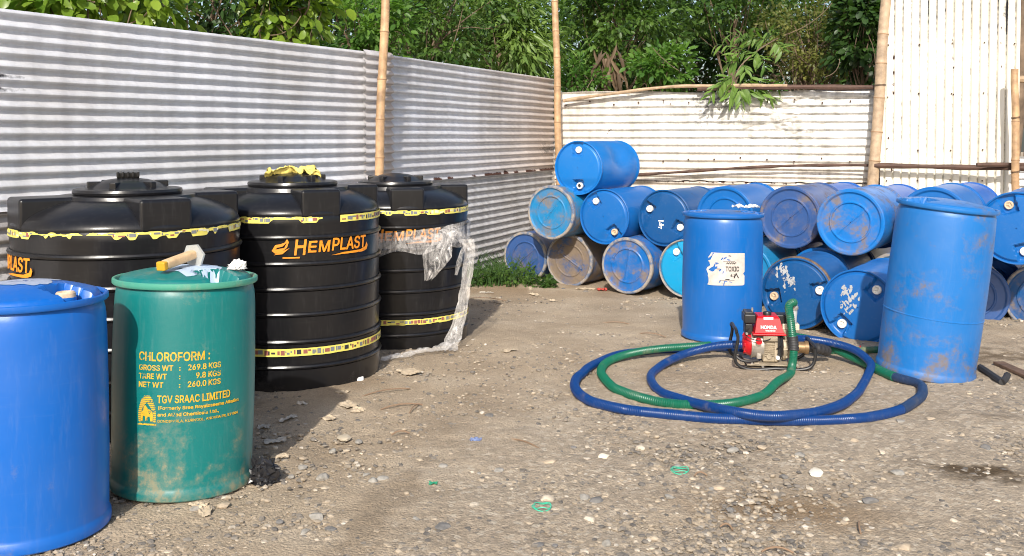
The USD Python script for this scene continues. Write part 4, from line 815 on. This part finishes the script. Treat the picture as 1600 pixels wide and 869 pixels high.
rag([deep(700, 360, 6.72), deep(722, 372, 6.70), deep(738, 388, 6.72), deep(745, 402, 6.74)], [.12, .16, .12, .03], 4, cf)
rag([deep(730, 374, 6.86), deep(734, 405, 6.84), deep(728, 445, 6.82), deep(720, 490, 6.80), deep(708, 528, 6.74), at(700, 547, .015)], [.10, .09, .08, .10, .12, .15], 5, cf2, .045)
rag([deep(728, 380, 6.80), deep(716, 412, 6.80), deep(712, 430, 6.80)], [.03, .05, .02], 6, cf)
def ground_film(pts, width, seed, mat):
    p, t = spline([at(*q, .01) for q in pts], .015); n, m = len(p), 14; b = np.linspace(-.5, .5, m)
    Q = np.stack([t[:, None] * 8 + 0 * b, b[None] * 4 + 0 * t[:, None], np.full((n, m), seed)], -1); e = 1 + .7 * (fbm(np.stack([t * 7, t * 0, t * 0 + seed], -1), 3, seed) - .5)
    v = p[:, None] + np.array([.25, 1, 0]) * (b[None, :, None] * (width * e)[:, None, None]) + np.array([0, 0, 1.]) * (.10 * np.abs(fbm(Q, 3, seed) - .5) + .004)[..., None]
    return part('torn_strip', tm(v, grid_faces(n, m)), mat, fw, smooth=True)
ground_film([(708, 545), (690, 548), (665, 551), (640, 555), (615, 560), (598, 563)], .16, 7, cf2)

# ------------------------------------------------------------------ stones, gravel, litter
def stone_mesh(g, r, flat_=.6, sub=1):
    m = trimesh.creation.icosphere(subdivisions=sub, radius=1.0); v = np.asarray(m.vertices)
    v = v * (1 + .75 * (fbm(v * 1.3 + g.uniform(0, 90, 3), 3, int(g.integers(999))) - .5))[:, None] * [g.uniform(.8, 1.5), g.uniform(.7, 1.1), flat_ * g.uniform(.6, 1.1)]
    for _ in range(4):
        d = g.normal(size=3); d /= np.linalg.norm(d); k = g.uniform(.45, .8); s = v @ d; v = v - np.outer(np.maximum(0, s - k), d)
    return tm((v @ rotz(g.uniform(0, 6.3)).T) * r, m.faces)
g = np.random.default_rng(21)
def stone_mat(name, cols):
    n = {'g': ('attribute', {'attribute': 'rnd'}), 'r': ('rgb_ramp', {'ramp': cols}), 't': ('texture_coordinate', {}), 'n': ('noise_texture', {'scale': 30, 'detail': 5}), 'c': ('rgb_ramp', {'ramp': [(.3, (.6, .6, .6)), (.7, (1.15, 1.15, 1.15))]}), 'm': ('mix', {'mix_type': 'multiply', 'fac': 1.0}), 'b': ('bump', {'strength': .4, 'distance': .005}), 'p': ('principled_bsdf', {'roughness': .85})}
    return usdkit.material(stage, LK + name, n, [('g.fac', 'r.fac'), ('t.object', 'n.vector'), ('n.fac', 'c.fac'), ('r.color', 'm.color1'), ('c.color', 'm.color2'), ('m.color', 'p.base_color'), ('n.fac', 'b.height'), ('b.normal', 'p.normal')], surface='p.BSDF')
gm = stone_mat('gravel_stone', [(0, (.11, .10, .09)), (.3, (.20, .175, .145)), (.65, (.30, .245, .180)), (.9, (.38, .315, .235)), (1, (.50, .45, .38))])
tmpl = []
for k in range(24):
    m = stone_mesh(g, 1.0, .55, 0); tmpl.append((np.asarray(m.vertices), m.faces))
def scatter_stones(n, dens, rmin, rmax, label):
    vs, fs, rs, o, c = [], [], [], 0, 0
    while c < n:
        y = 3.3 + g.random() ** 1.4 * 6.0; x = g.uniform(-.53, .55) * (y + .4)
        if g.random() > dens(x, y): continue
        v, f = tmpl[g.integers(24)]; r = rmin + (rmax - rmin) * g.random() ** 4.5
        vs.append(v * r + [x, y, float(gz(x, y)) + r * g.uniform(-.25, .10)]); fs.append(f + o); o += len(v); c += 1; rs.append(np.full(len(v), g.random()))
    gv = tm(np.concatenate(vs), np.concatenate(fs)); gv.metadata['rnd'] = np.concatenate(rs)
    return tag(part('gravel', gv, gm, None, smooth=False), label, 'gravel', kind='stuff')
dn_ = lambda x, y: .36 + .8 * float(sstep(.3, 1.6, x * .9 + 1.0 - (y - 3.2) * .1)) * (.05 + float(sstep(.44, .60, meshkit.fbm(np.array([x * 2.3, y * 2.3, 1.0]), 3, 9))))
scatter_stones(50000, dn_, .0025, .020, 'fine grey and tan gravel scattered over the dirt yard')
SP = [(895, 700), (918, 699), (876, 707), (860, 724), (905, 728), (1000, 700), (952, 745), (1060, 730), (780, 735), (748, 740), (690, 728), (598, 748), (572, 742), (582, 751), (472, 730), (505, 746), (455, 745), (437, 816), (497, 808), (515, 828), (476, 832), (912, 778), (932, 782), (945, 776), (855, 780), (740, 790), (650, 812), (692, 823), (842, 852), (868, 853), (948, 850), (922, 812), (1122, 762), (1112, 764), (1173, 785), (1180, 802), (1140, 797), (1048, 775), (1045, 778), (1359, 783), (1322, 812), (1320, 818), (1250, 711), (1262, 672), (1230, 683), (1400, 740), (1335, 690), (1377, 707), (1427, 697), (1405, 660), (1440, 667), (1455, 800), (1490, 815), (1520, 850), (1557, 783), (1190, 700), (1145, 703), (1098, 672), (1075, 650), (1130, 858), (1415, 855), (560, 690), (520, 705), (765, 650), (900, 640), (820, 690), (350, 790), (310, 793), (470, 630), (430, 700), (862, 448), (880, 452), (915, 456), (1000, 467), (1452, 655), (1510, 660), (1480, 690), (1540, 700), (1300, 735), (1225, 745)]
sm = [plain(f'stone_{n_}', c, .85, bump=.4, bscale=60, vary=.25, vscale=40) for n_, c in (('grey', (.24, .225, .20)), ('tan', (.36, .29, .21)), ('dark', (.13, .125, .12)), ('pale', (.44, .38, .30)))]
for k, (px, py) in enumerate(SP):
    big_ = .017; r = big_ * g.uniform(.75, 1.7)
    o = part('stone', move(stone_mesh(g, r, .6, 2), at(px, py, r * .08)), sm[kd := int(g.choice([0, 0, 0, 1, 1, 2, 2, 3]))], None, smooth=25)
    cn = ('grey', 'tan', 'blackish', 'pale')[kd]; tag(o, f'small {cn} stone lying loose on the open dirt', 'stone', f'{cn} stones loose on the dirt')
def flatstone(px, py, r, mat, label): tag(part('stone', move(stone_mesh(g, r, .35, 2), at(px, py, r * .2)), mat, None, smooth=25), label, 'stone')
flatstone(943, 713, .030, plain('cream_stone', (.66, .58, .45), .8, vary=.1), 'flat cream pebble lying in the open beyond the green rings')
flatstone(1275, 739, .034, plain('white_stone', (.60, .57, .50), .8, vary=.15), 'flat whitish stone near the dark oil stain')
flatstone(538, 684, .040, plain('sandy_lump', (.42, .36, .27), .9, vary=.2), 'flat sandy lump just outside the tank shadow')
def ring_(px, py, r, label, seed):
    q = np.linspace(0, 2 * PI, 60); c = at(px, py, .006); gr = plain(f'green_ring_{seed}', (.03, .42, .27), .4)
    t = thing('plastic_ring', label, 'ring', c); part('band', tube(np.stack([r * np.cos(q), r * 1.05 * np.sin(q) * .95, .004 * np.sin(q * 2 + seed)], 1), .0020, 7), gr, t); part('band', tube(np.stack([r * .9 * np.cos(q) + .004, r * .9 * np.sin(q), .006 + .004 * np.sin(q * 3)], 1), .0016, 7), gr, t)
ring_(846, 792, .037, 'green plastic ring lying flat in the bottom middle of the yard', 1); ring_(1062, 735, .038, 'green plastic ring lying nearer to the hose loops', 2)
tag(part('bottle_cap', move(lathe([(.001, .022), (.028, .021), (.032, .016), (.033, 0)], 24), at(560, 594)), plain('white_cap', (.78, .77, .74), .4, vary=.05), None), 'round white cap lying at the foot of the middle tank', 'cap')
wr = plain('wrapper_blue', (.16, .20, .34), .35, vary=.5, vscale=60); scrap('wrapper', 'small crumpled blue and silver wrapper on the open dirt', 'wrapper', at(743, 688, .004), crumple(12, 10, .055, .05, .018, 4), wr)
scrap('wrapper', 'small green wrapper shred on the open dirt', 'wrapper', at(677, 756, .003), crumple(8, 8, .035, .03, .012, 6), plain('wrapper_green', (.03, .24, .13), .4))
scrap('wrapper', 'red wrapper crushed under the bottom drums', 'wrapper', at(940, 454, .004), crumple(10, 10, .10, .10, .04, 7), plain('wrapper_red', (.48, .08, .06), .5))
bb = lump(.062, .050, .070, 11, .7); scrap('plastic_bag', 'crushed black plastic bag beside the foot of the green drum', 'plastic bag', at(414, 752, .0), bb, plastic('black_bag', (.014, .014, .016), (.14, .12, .10), .2, 9, rough=.25, scuff=.1))
tanp = plain('dusty_scrap', (.42, .34, .24), .85, vary=.2, vscale=20); greyp = plain('grey_scrap', (.42, .38, .32), .7, vary=.2)
for k, (px, py, sx, sy, mt_) in enumerate([(438, 714, .09, .06, tanp), (545, 634, .10, .14, tanp), (560, 642, .08, .08, tanp), (640, 582, .17, .14, tanp), (472, 632, .09, .05, greyp), (430, 690, .16, .07, greyp), (450, 655, .20, .05, greyp), (412, 668, .10, .08, greyp), (512, 655, .10, .07, tanp), (535, 614, .09, .06, tanp), (795, 549, .13, .07, tanp), (830, 452, .16, .06, tanp), (835, 461, .16, .07, tanp), (915, 452, .22, .08, tanp), (862, 470, .07, .05, tanp), (980, 472, .10, .05, tanp), (320, 800, .12, .05, tanp), (312, 790, .09, .06, tanp), (760, 458, .2, .04, greyp)]):
    tag(part('scrap', move(crumple(14, 12, sx * (.62 if mt_ is greyp else .85), sy * (.8 if mt_ is greyp else .85), .022, 30 + k, 1.6), at(px, py, .003), rotz(.7 * k)), mt_, None, smooth=True), 'dusty scrap of torn paper or film trodden into the dirt', 'litter', 'trodden litter on the dirt')
tw = plain('twig_brown', (.20, .13, .08), .85)
for k, (px, py, px2, py2) in enumerate([(565, 620, 640, 607), (595, 640, 660, 632), (640, 645, 655, 632), (790, 686, 845, 703), (1085, 744, 1105, 743), (612, 680, 640, 677), (1190, 862, 1240, 864), (1125, 823, 1145, 828), (940, 505, 985, 507), (1343, 815, 1345, 834), (735, 466, 790, 470), (1000, 521, 1040, 527)]):
    a, b = at(px, py, .006), at(px2, py2, .006); mid = (a + b) / 2 + [0, .015, .012]
    tag(part('twig', tube(spline([a, mid, b], .01)[0], .0035, 6), tw, None), 'thin dry twig lying on the dirt', 'twig', 'dry twigs on the dirt')
ib = thing('metal_bar', 'dark bent metal bar lying beside the leaning drum', 'metal bar')
a, b = at(1532, 574, .02), at(1566, 597, .02); part('bar', tube(np.array([a, (a + b) / 2, b]), .02, 8), rub, ib); part('bent_end', tube(np.array([b, b + [.03, .02, .015], b + [.055, .05, .03]]), .020, 8), rub, ib)
a, b = at(1560, 567, .02), at(1640, 602, .02); tag(part('iron_strip', move(bx(0, 0, 0, np.linalg.norm(b - a), .07, .02, .004), (a + b) / 2, rotz(math.atan2(b[1] - a[1], b[0] - a[0]))), plain('rusted_iron', (.10, .06, .04), .8, vary=.4, vscale=20), None), 'rusted iron strip lying at the right picture edge', 'iron strip')

# ------------------------------------------------------------------ plants
def leaf_tmpl(w, curl=.12, fold=.06, shape='ovate'):
    if shape == 'ovate': ts = [(.0, 0), (.22, .72), (.5, 1.0), (.78, .62), (1, 0)]
    elif shape == 'round': ts = [(.0, 0), (.2, .8), (.5, 1.0), (.82, .85), (1, 0)]
    else: ts = [(.0, 0), (.25, .8), (.5, 1.0), (.75, .7), (1, 0)]
    mid = [(t, 0, fold * 0 - curl * t * t) for t, _ in ts]; v = list(mid); f = []
    for s in (1, -1):
        o = len(v); v += [(t, s * w * q, fold * q - curl * t * t) for t, q in ts[1:-1]]
        e = [0] + [o, o + 1, o + 2] + [4]
        for k in range(4):
            a, b, c, d = k, k + 1, e[k + 1], e[k]
            tri = [(a, b, c)] + ([(a, c, d)] if d != a else [])
            tri = [t for t in tri if len(set(t)) == 3]
            f += tri if s < 0 else [t[::-1] for t in tri]
    return np.array(v, float), np.array(f)
def place_leaves(T, pos, dirs, up, size):
    v, f = T; x = dirs / np.linalg.norm(dirs, axis=1, keepdims=True); y = np.cross(up, x); y /= np.maximum(np.linalg.norm(y, axis=1, keepdims=True), 1e-6); z = np.cross(x, y)
    P = pos[:, None] + size[:, None, None] * (v[None, :, :1] * x[:, None] + v[None, :, 1:2] * y[:, None] + v[None, :, 2:] * z[:, None])
    n = len(pos); m = tm(P.reshape(-1, 3), (f[None] + np.arange(n)[:, None, None] * len(v)).reshape(-1, 3))
    h = np.modf(np.abs(np.sin(pos @ [12.9898, 78.233, 37.719]) * 43758.5453))[0]; cl_ = meshkit.fbm(pos * 2.2, 2, 3)
    m.metadata['rnd'] = np.repeat(np.clip(.55 * h + 1.1 * (cl_ - .5) + .22, 0, 1), len(v)); return m
def cloud(g, n, c, rad, nclump, clr, droop):
    """n leaf places in clumps on twigs spread through an ellipsoid, more of them towards the outside."""
    d = g.normal(size=(nclump, 3)); d /= np.linalg.norm(d, axis=1, keepdims=True); q = d * (g.random((nclump, 1)) ** .40)
    cc = c + q * rad; sz = g.uniform(.5, 1.3, nclump)
    i = g.choice(nclump, n, p=sz / sz.sum()); off = g.normal(size=(n, 3)) * [1, 1, .75]
    pos = cc[i] + off * clr * sz[i, None] * .6
    out = off + d[i] * .8 + g.normal(size=(n, 3)) * .5; out[:, 2] -= droop
    up = np.array([0, 0, 1.]) + g.normal(size=(n, 3)) * .55
    return pos, out, up, cc
def tree(name, label, cat, c, rad, n, size, T, mat, nclump=60, clr=.16, droop=.4, seed=0, trunk=True, twigs=26, single=0, lname='leaf', singlepos=None):
    g = np.random.default_rng(100 + seed); c = np.asarray(c, float); base = np.array([c[0], c[1] + rad[1] * .3, -.1])
    t = thing(name, label, cat, base); loc = lambda m: move(m, -base)
    pos, out, up, cc = cloud(g, n, c, np.asarray(rad), nclump, clr, droop); s = size * g.uniform(.6, 1.25, n)
    keep = np.ones(n, bool)
    if single:
        dist = pos[:, 1] - .25 * (pos[:, 2] < 4.2); idx = np.argsort(np.where(pos[:, 2] < 3.1, pos[:, 1], 99))[:single]; keep[idx] = False
        for k in idx: part(lname, loc(place_leaves(T, pos[k:k + 1], out[k:k + 1], up[k:k + 1], s[k:k + 1])), mat if not isinstance(mat, (list, tuple)) else mat[int(g.integers(len(mat)))], t, smooth=True)
    m0 = mat if not isinstance(mat, (list, tuple)) else mat[0]
    o = part('crown', loc(place_leaves(T, pos[keep], out[keep], up[keep], s[keep])), m0, t, smooth=True); o.SetCustomDataByKey('kind', 'stuff')
    if trunk:
        top = c + [0, 0, -rad[2] * .2]; p, _ = spline([base, base * .6 + top * .4 + [g.uniform(-.12, .12), 0, 0], top], .15)
        part('trunk', loc(tube(p, np.linspace(.03 + .05 * rad[0], .02, len(p)), 9)), M['bark'], t)
        br = []
        for k in g.choice(len(cc), min(twigs, len(cc)), replace=False):
            a = p[int(len(p) * g.uniform(.55, .98))]; e = cc[k]; mid = (a + e) / 2 + g.normal(size=3) * .08
            br.append(tube(spline([a, mid, e], .12)[0], np.linspace(.012, .003, len(spline([a, mid, e], .12)[0])), 5))
        part('branches', loc(cat_(br)), M['bark'], t)
    return t
big_l = leafmat('leaf_broad_bright', (.075, .15, .016), (.27, .37, .05), .4, .32); mid_l = leafmat('leaf_mid', (.020, .056, .010), (.115, .20, .036), .33)
drk_l = leafmat('leaf_dark', (.012, .032, .008), (.055, .115, .022), .28); yel_l = leafmat('leaf_olive', (.06, .08, .018), (.22, .22, .06), .35); brt_l = leafmat('leaf_fresh', (.034, .100, .015), (.135, .25, .040), .35)
bam_l = leafmat('leaf_narrow', (.05, .11, .024), (.20, .29, .07), .35)
Tr, To, Tn = leaf_tmpl(.30, .18, .07, 'round'), leaf_tmpl(.25), leaf_tmpl(.11, .2, .04, 'n')
D = deep
tree('broadleaf_tree', 'bright tree with big rounded drooping leaves above the left fence end', 'tree', D(115, -28, 7.3), (1.05, .55, .62), 2100, .115, Tr, big_l, 70, .17, .9, 1, single=130)
tree('broadleaf_tree', 'big-leaved branchy tree overhanging just left of the first bamboo pole', 'tree', D(452, 2, 8.9), (.42, .4, .52), 750, .125, Tr, big_l, 34, .15, .9, 2, single=90)
tree('dark_tree', 'shadowy dark-leaved tree between the two big-leaved ones', 'tree', D(335, -25, 8.9), (.75, .5, .9), 2600, .085, To, drk_l, 60, .2, .4, 3)
tree('leafy_shrub', 'fresh green bushy shrub rising right behind the first bamboo pole', 'shrub', D(565, 45, 10.3), (.52, .5, .42), 1700, .085, To, brt_l, 44, .11, .3, 4, single=60)
tree('leafy_tree', 'medium green small-leaved tree behind the middle of the galvanised fence', 'tree', D(680, 32, 11.6), (.75, .6, .75), 3300, .078, To, mid_l, 80, .14, .4, 5)
tree('bamboo_thicket', 'narrow-leaved bamboo thicket in front of the fence corner trees', 'bamboo', D(780, 55, 12.9), (.75, .5, .75), 2600, .18, Tn, bam_l, 60, .18, .8, 6, single=80)
tree('leafy_tree', 'large dense green tree right of the corner bamboo pole', 'tree', D(960, 10, 15.0), (1.35, .8, 1.0), 4600, .105, To, mid_l, 100, .18, .4, 7)
tree('leafy_shrub', 'lush bright shrub poking over the middle of the white fence', 'shrub', D(1035, 108, 13.6), (.42, .4, .30), 1000, .11, To, brt_l, 26, .12, .3, 8, single=60)
tree('leafy_shrub', 'low glossy shrub hugging the top of the white fence near the corner', 'shrub', D(905, 128, 13.9), (.35, .4, .35), 1100, .08, To, brt_l, 30, .12, .3, 18)
tree('leafy_tree', 'tall airy tree behind the lush bright shrub with sky gaps', 'tree', D(1150, -15, 16.0), (1.5, .9, .85), 3800, .105, To, mid_l, 80, .18, .4, 9)
tree('tangled_creeper', 'olive tangle of creepers left of the tall cream panel', 'creeper', D(1272, 62, 13.8), (.8, .6, .75), 3600, .065, To, yel_l, 110, .14, .3, 10, twigs=60)
tree('dark_tree', 'dark lobed-leaf tree close beside the leaning bamboo pole', 'tree', D(1352, 40, 12.9), (.38, .4, .85), 1900, .11, Tr, drk_l, 50, .15, .6, 11, single=40)
tree('leafy_tree', 'olive leaved tree past the edge of the tall cream panel', 'tree', D(1625, 60, 13.5), (.7, .6, 1.3), 2600, .09, To, mid_l, 60, .18, .4, 12)
for k, (px, py, dd, rx, lb) in enumerate([(60, -60, 12, 1.9, 'dark tree mass far behind the big-leaved left tree'), (300, 10, 13.5, 1.9, 'dark tree behind the shadowy one at the left fence'), (520, 15, 15, 1.8, 'dark tree filling the back behind the first bamboo pole'), (730, 10, 16.5, 1.9, 'dark tree filling the back behind the bamboo thicket'), (900, 60, 17.5, 1.8, 'dark tree low behind the corner bamboo pole'), (1070, 75, 18, 1.9, 'dark tree low behind the lush bright shrub'), (1250, 40, 17.5, 1.9, 'dark tree in the back behind the olive creepers'), (1215, -45, 19.5, 2.2, 'tall dark tree farthest back above the olive creepers'), (985, -50, 20, 2.0, 'tall dark tree farthest back above the corner bamboo pole'), (640, -45, 18.5, 2.2, 'tall dark tree farthest back above the bamboo thicket'), (1420, 30, 16.5, 1.7, 'dark tree in the back behind the tall cream panel'), (1620, 40, 16, 1.6, 'dark tree in the back beyond the right picture edge')]):
    tree('dark_tree', lb, 'tree', D(px, py + 40, dd), (rx, .9, 1.25), 4600, .13, To, drk_l, 110, .3, .4, 30 + k)
# hanging compound-leaved branch over the white fence
hg_t = thing('hanging_branch', 'feathery branch with long leaflets hanging over the top of the white fence', 'branch', (0, 0, 0))
g = np.random.default_rng(77); neem = leafmat('leaf_neem', (.08, .16, .03), (.22, .33, .08), .4)
stem = [D(1215, 60, 12.6), D(1190, 75, 12.2), D(1165, 95, 11.9), D(1150, 120, 11.7), D(1152, 140, 11.65)]
part('stem', tube(spline(stem, .04)[0], .008, 6), M['bark'], hg_t)
ends = [(1120, 70, 12.1), (1140, 55, 12.2), (1175, 60, 12.3), (1200, 50, 12.4), (1222, 80, 12.2), (1150, 85, 12.0), (1178, 92, 12.0), (1135, 100, 11.7), (1165, 112, 11.6), (1195, 105, 11.9), (1125, 136, 11.6), (1140, 150, 11.6), (1158, 158, 11.6), (1172, 146, 11.6), (1190, 148, 11.6), (1205, 152, 11.6), (1215, 138, 11.6), (1110, 148, 11.6)]
sp_, _ = spline(stem, .03)
for (px, py, dd) in ends:
    e = D(px, py, dd); k = int(np.linalg.norm(sp_ - e, axis=1).argmin()); k = max(0, k - 6); a = sp_[k]; m_ = (a + e) / 2 + [0, 0, .03]
    rp, _ = spline([a, m_, e], .02); part('leaf_stalk', tube(rp, .0025, 5), bam_l, hg_t)
    for q in np.linspace(.35, 1, 6):
        pnt = rp[min(len(rp) - 1, int(q * (len(rp) - 1)))]; dr = rp[-1] - rp[0]; dr /= np.linalg.norm(dr); sd = np.cross(dr, [0, .9, .3]); sd /= np.linalg.norm(sd)
        for s in (1, -1):
            dd_ = (dr * .7 + s * sd * .8 + g.normal(size=3) * .25 + [0, 0, -.35])[None]
            part('leaflet', place_leaves(leaf_tmpl(.14, .25, .04, 'n'), pnt[None], dd_, np.array([[0, -.4, 1.]]) + g.normal(size=(1, 3)) * .3, np.array([g.uniform(.12, .19)])), neem, hg_t, smooth=True)
# dead palm
dp = thing('dead_palm', 'dead brown palm stem with dry hanging fronds behind the white fence', 'palm', (0, 0, 0)); c = D(948, 92, 14.0)
part('trunk', tube(np.array([[c[0], c[1], -.1], [c[0], c[1], 1.2], c]), np.array([.09, .07, .05]), 10), M['bark'], dp)
for k in range(26):
    s = c + g.normal(size=3) * [.10, .06, .10]; d_ = np.array([g.normal() * .30, -.25, -1.0]); part('dry_frond', place_leaves(leaf_tmpl(.07, .3, .05, 'n'), s[None], d_[None], np.array([[g.normal() * .5, -1., .3]]), np.array([g.uniform(.25, .48)])), M['dry_leaf'], dp, smooth=True)
# trunk at the right edge
tr = thing('tree_trunk', 'brown leaning tree trunk past the right edge of the cream panel', 'tree trunk', (0, 0, 0)); a, b = D(1588, 130, 12.2), D(1606, -20, 12.2); e = b - a
part('trunk', tube(np.array([a - e * (a[2] / e[2]), a, b, b + e]), np.array([.16, .13, .12, .10]), 12), M['bark'], tr)
# bare twigs and pale vines in the thicket
for k, (x0, y0, x1, y1, dd) in enumerate([(330, 5, 365, 60, 7.9), (415, 55, 470, 25, 8.6), (1290, 120, 1312, 92, 12.6), (1225, 55, 1300, 5, 12.8), (715, 42, 790, 36, 11.9), (840, 110, 815, 60, 12.6), (1020, 75, 1060, 110, 13.0)]):
    a, b = D(x0, y0, dd), D(x1, y1, dd); tag(part('bare_twig', tube(spline([a, (a + b) / 2 + [.03, 0, -.05], b], .04)[0], .0045, 6), M['bark'], None), 'bare thin twig crossing the foliage behind the fences', 'twig', 'bare twigs among the foliage')
# weeds at the fence corner
def weeds():
    g = np.random.default_rng(55); pos, out, up, sz = [], [], [], []
    for k in range(1300):
        px = g.uniform(738, 868); py = 447 - g.random() ** 1.5 * 22 - 10 * math.exp(-((px - 790) / 40) ** 2) * g.random()
        if px > 835 and py < 432: continue
        p = at(px, min(450, py + 4)); p[2] += g.random() ** 1.6 * (.17 if px < 840 else .06); pos.append(p); out.append([g.normal(), g.normal() - .3, g.normal() * .5]); up.append([g.normal() * .5, g.normal() * .5 - .3, 1]); sz.append(g.uniform(.03, .075))
    m1 = place_leaves(To, np.array(pos), np.array(out), np.array(up), np.array(sz))
    tag(part('weeds', m1, mid_l, None, smooth=True), 'low green weeds growing at the foot of the fence corner', 'weeds', kind='stuff')
    bl = []
    for k in range(260):
        b = at(728 + 100 * g.random() ** 1.6, g.uniform(425, 450)); h = g.uniform(.15, .42); a = g.uniform(0, 6.3); q = np.linspace(0, 1, 6)[:, None]
        p = b + q * [0, 0, h] + q ** 2 * np.array([math.cos(a), math.sin(a), -.5]) * h * g.uniform(.2, .7); bl.append(tube(p, np.linspace(.005, .001, 6), 4))
    tag(part('grass', cat_(bl), bam_l, None, smooth=True), 'tuft of tall grass blades beside the film-wrapped tank', 'grass', kind='stuff')
    for k, (px, py, px2, py2) in enumerate([(745, 425, 768, 330), (752, 430, 760, 345), (742, 420, 752, 350)]):
        a, b = at(px, py), D(px2, py2, at(px, py)[1] - .02); tag(part('grass_stalk', tube(spline([a, (a + b) / 2 + [-.02, 0, .02], b], .03)[0], .004, 5), bam_l, None), 'tall thin grass stalk leaning against the galvanised fence', 'grass stalk', 'tall grass stalks by the fence')
weeds()
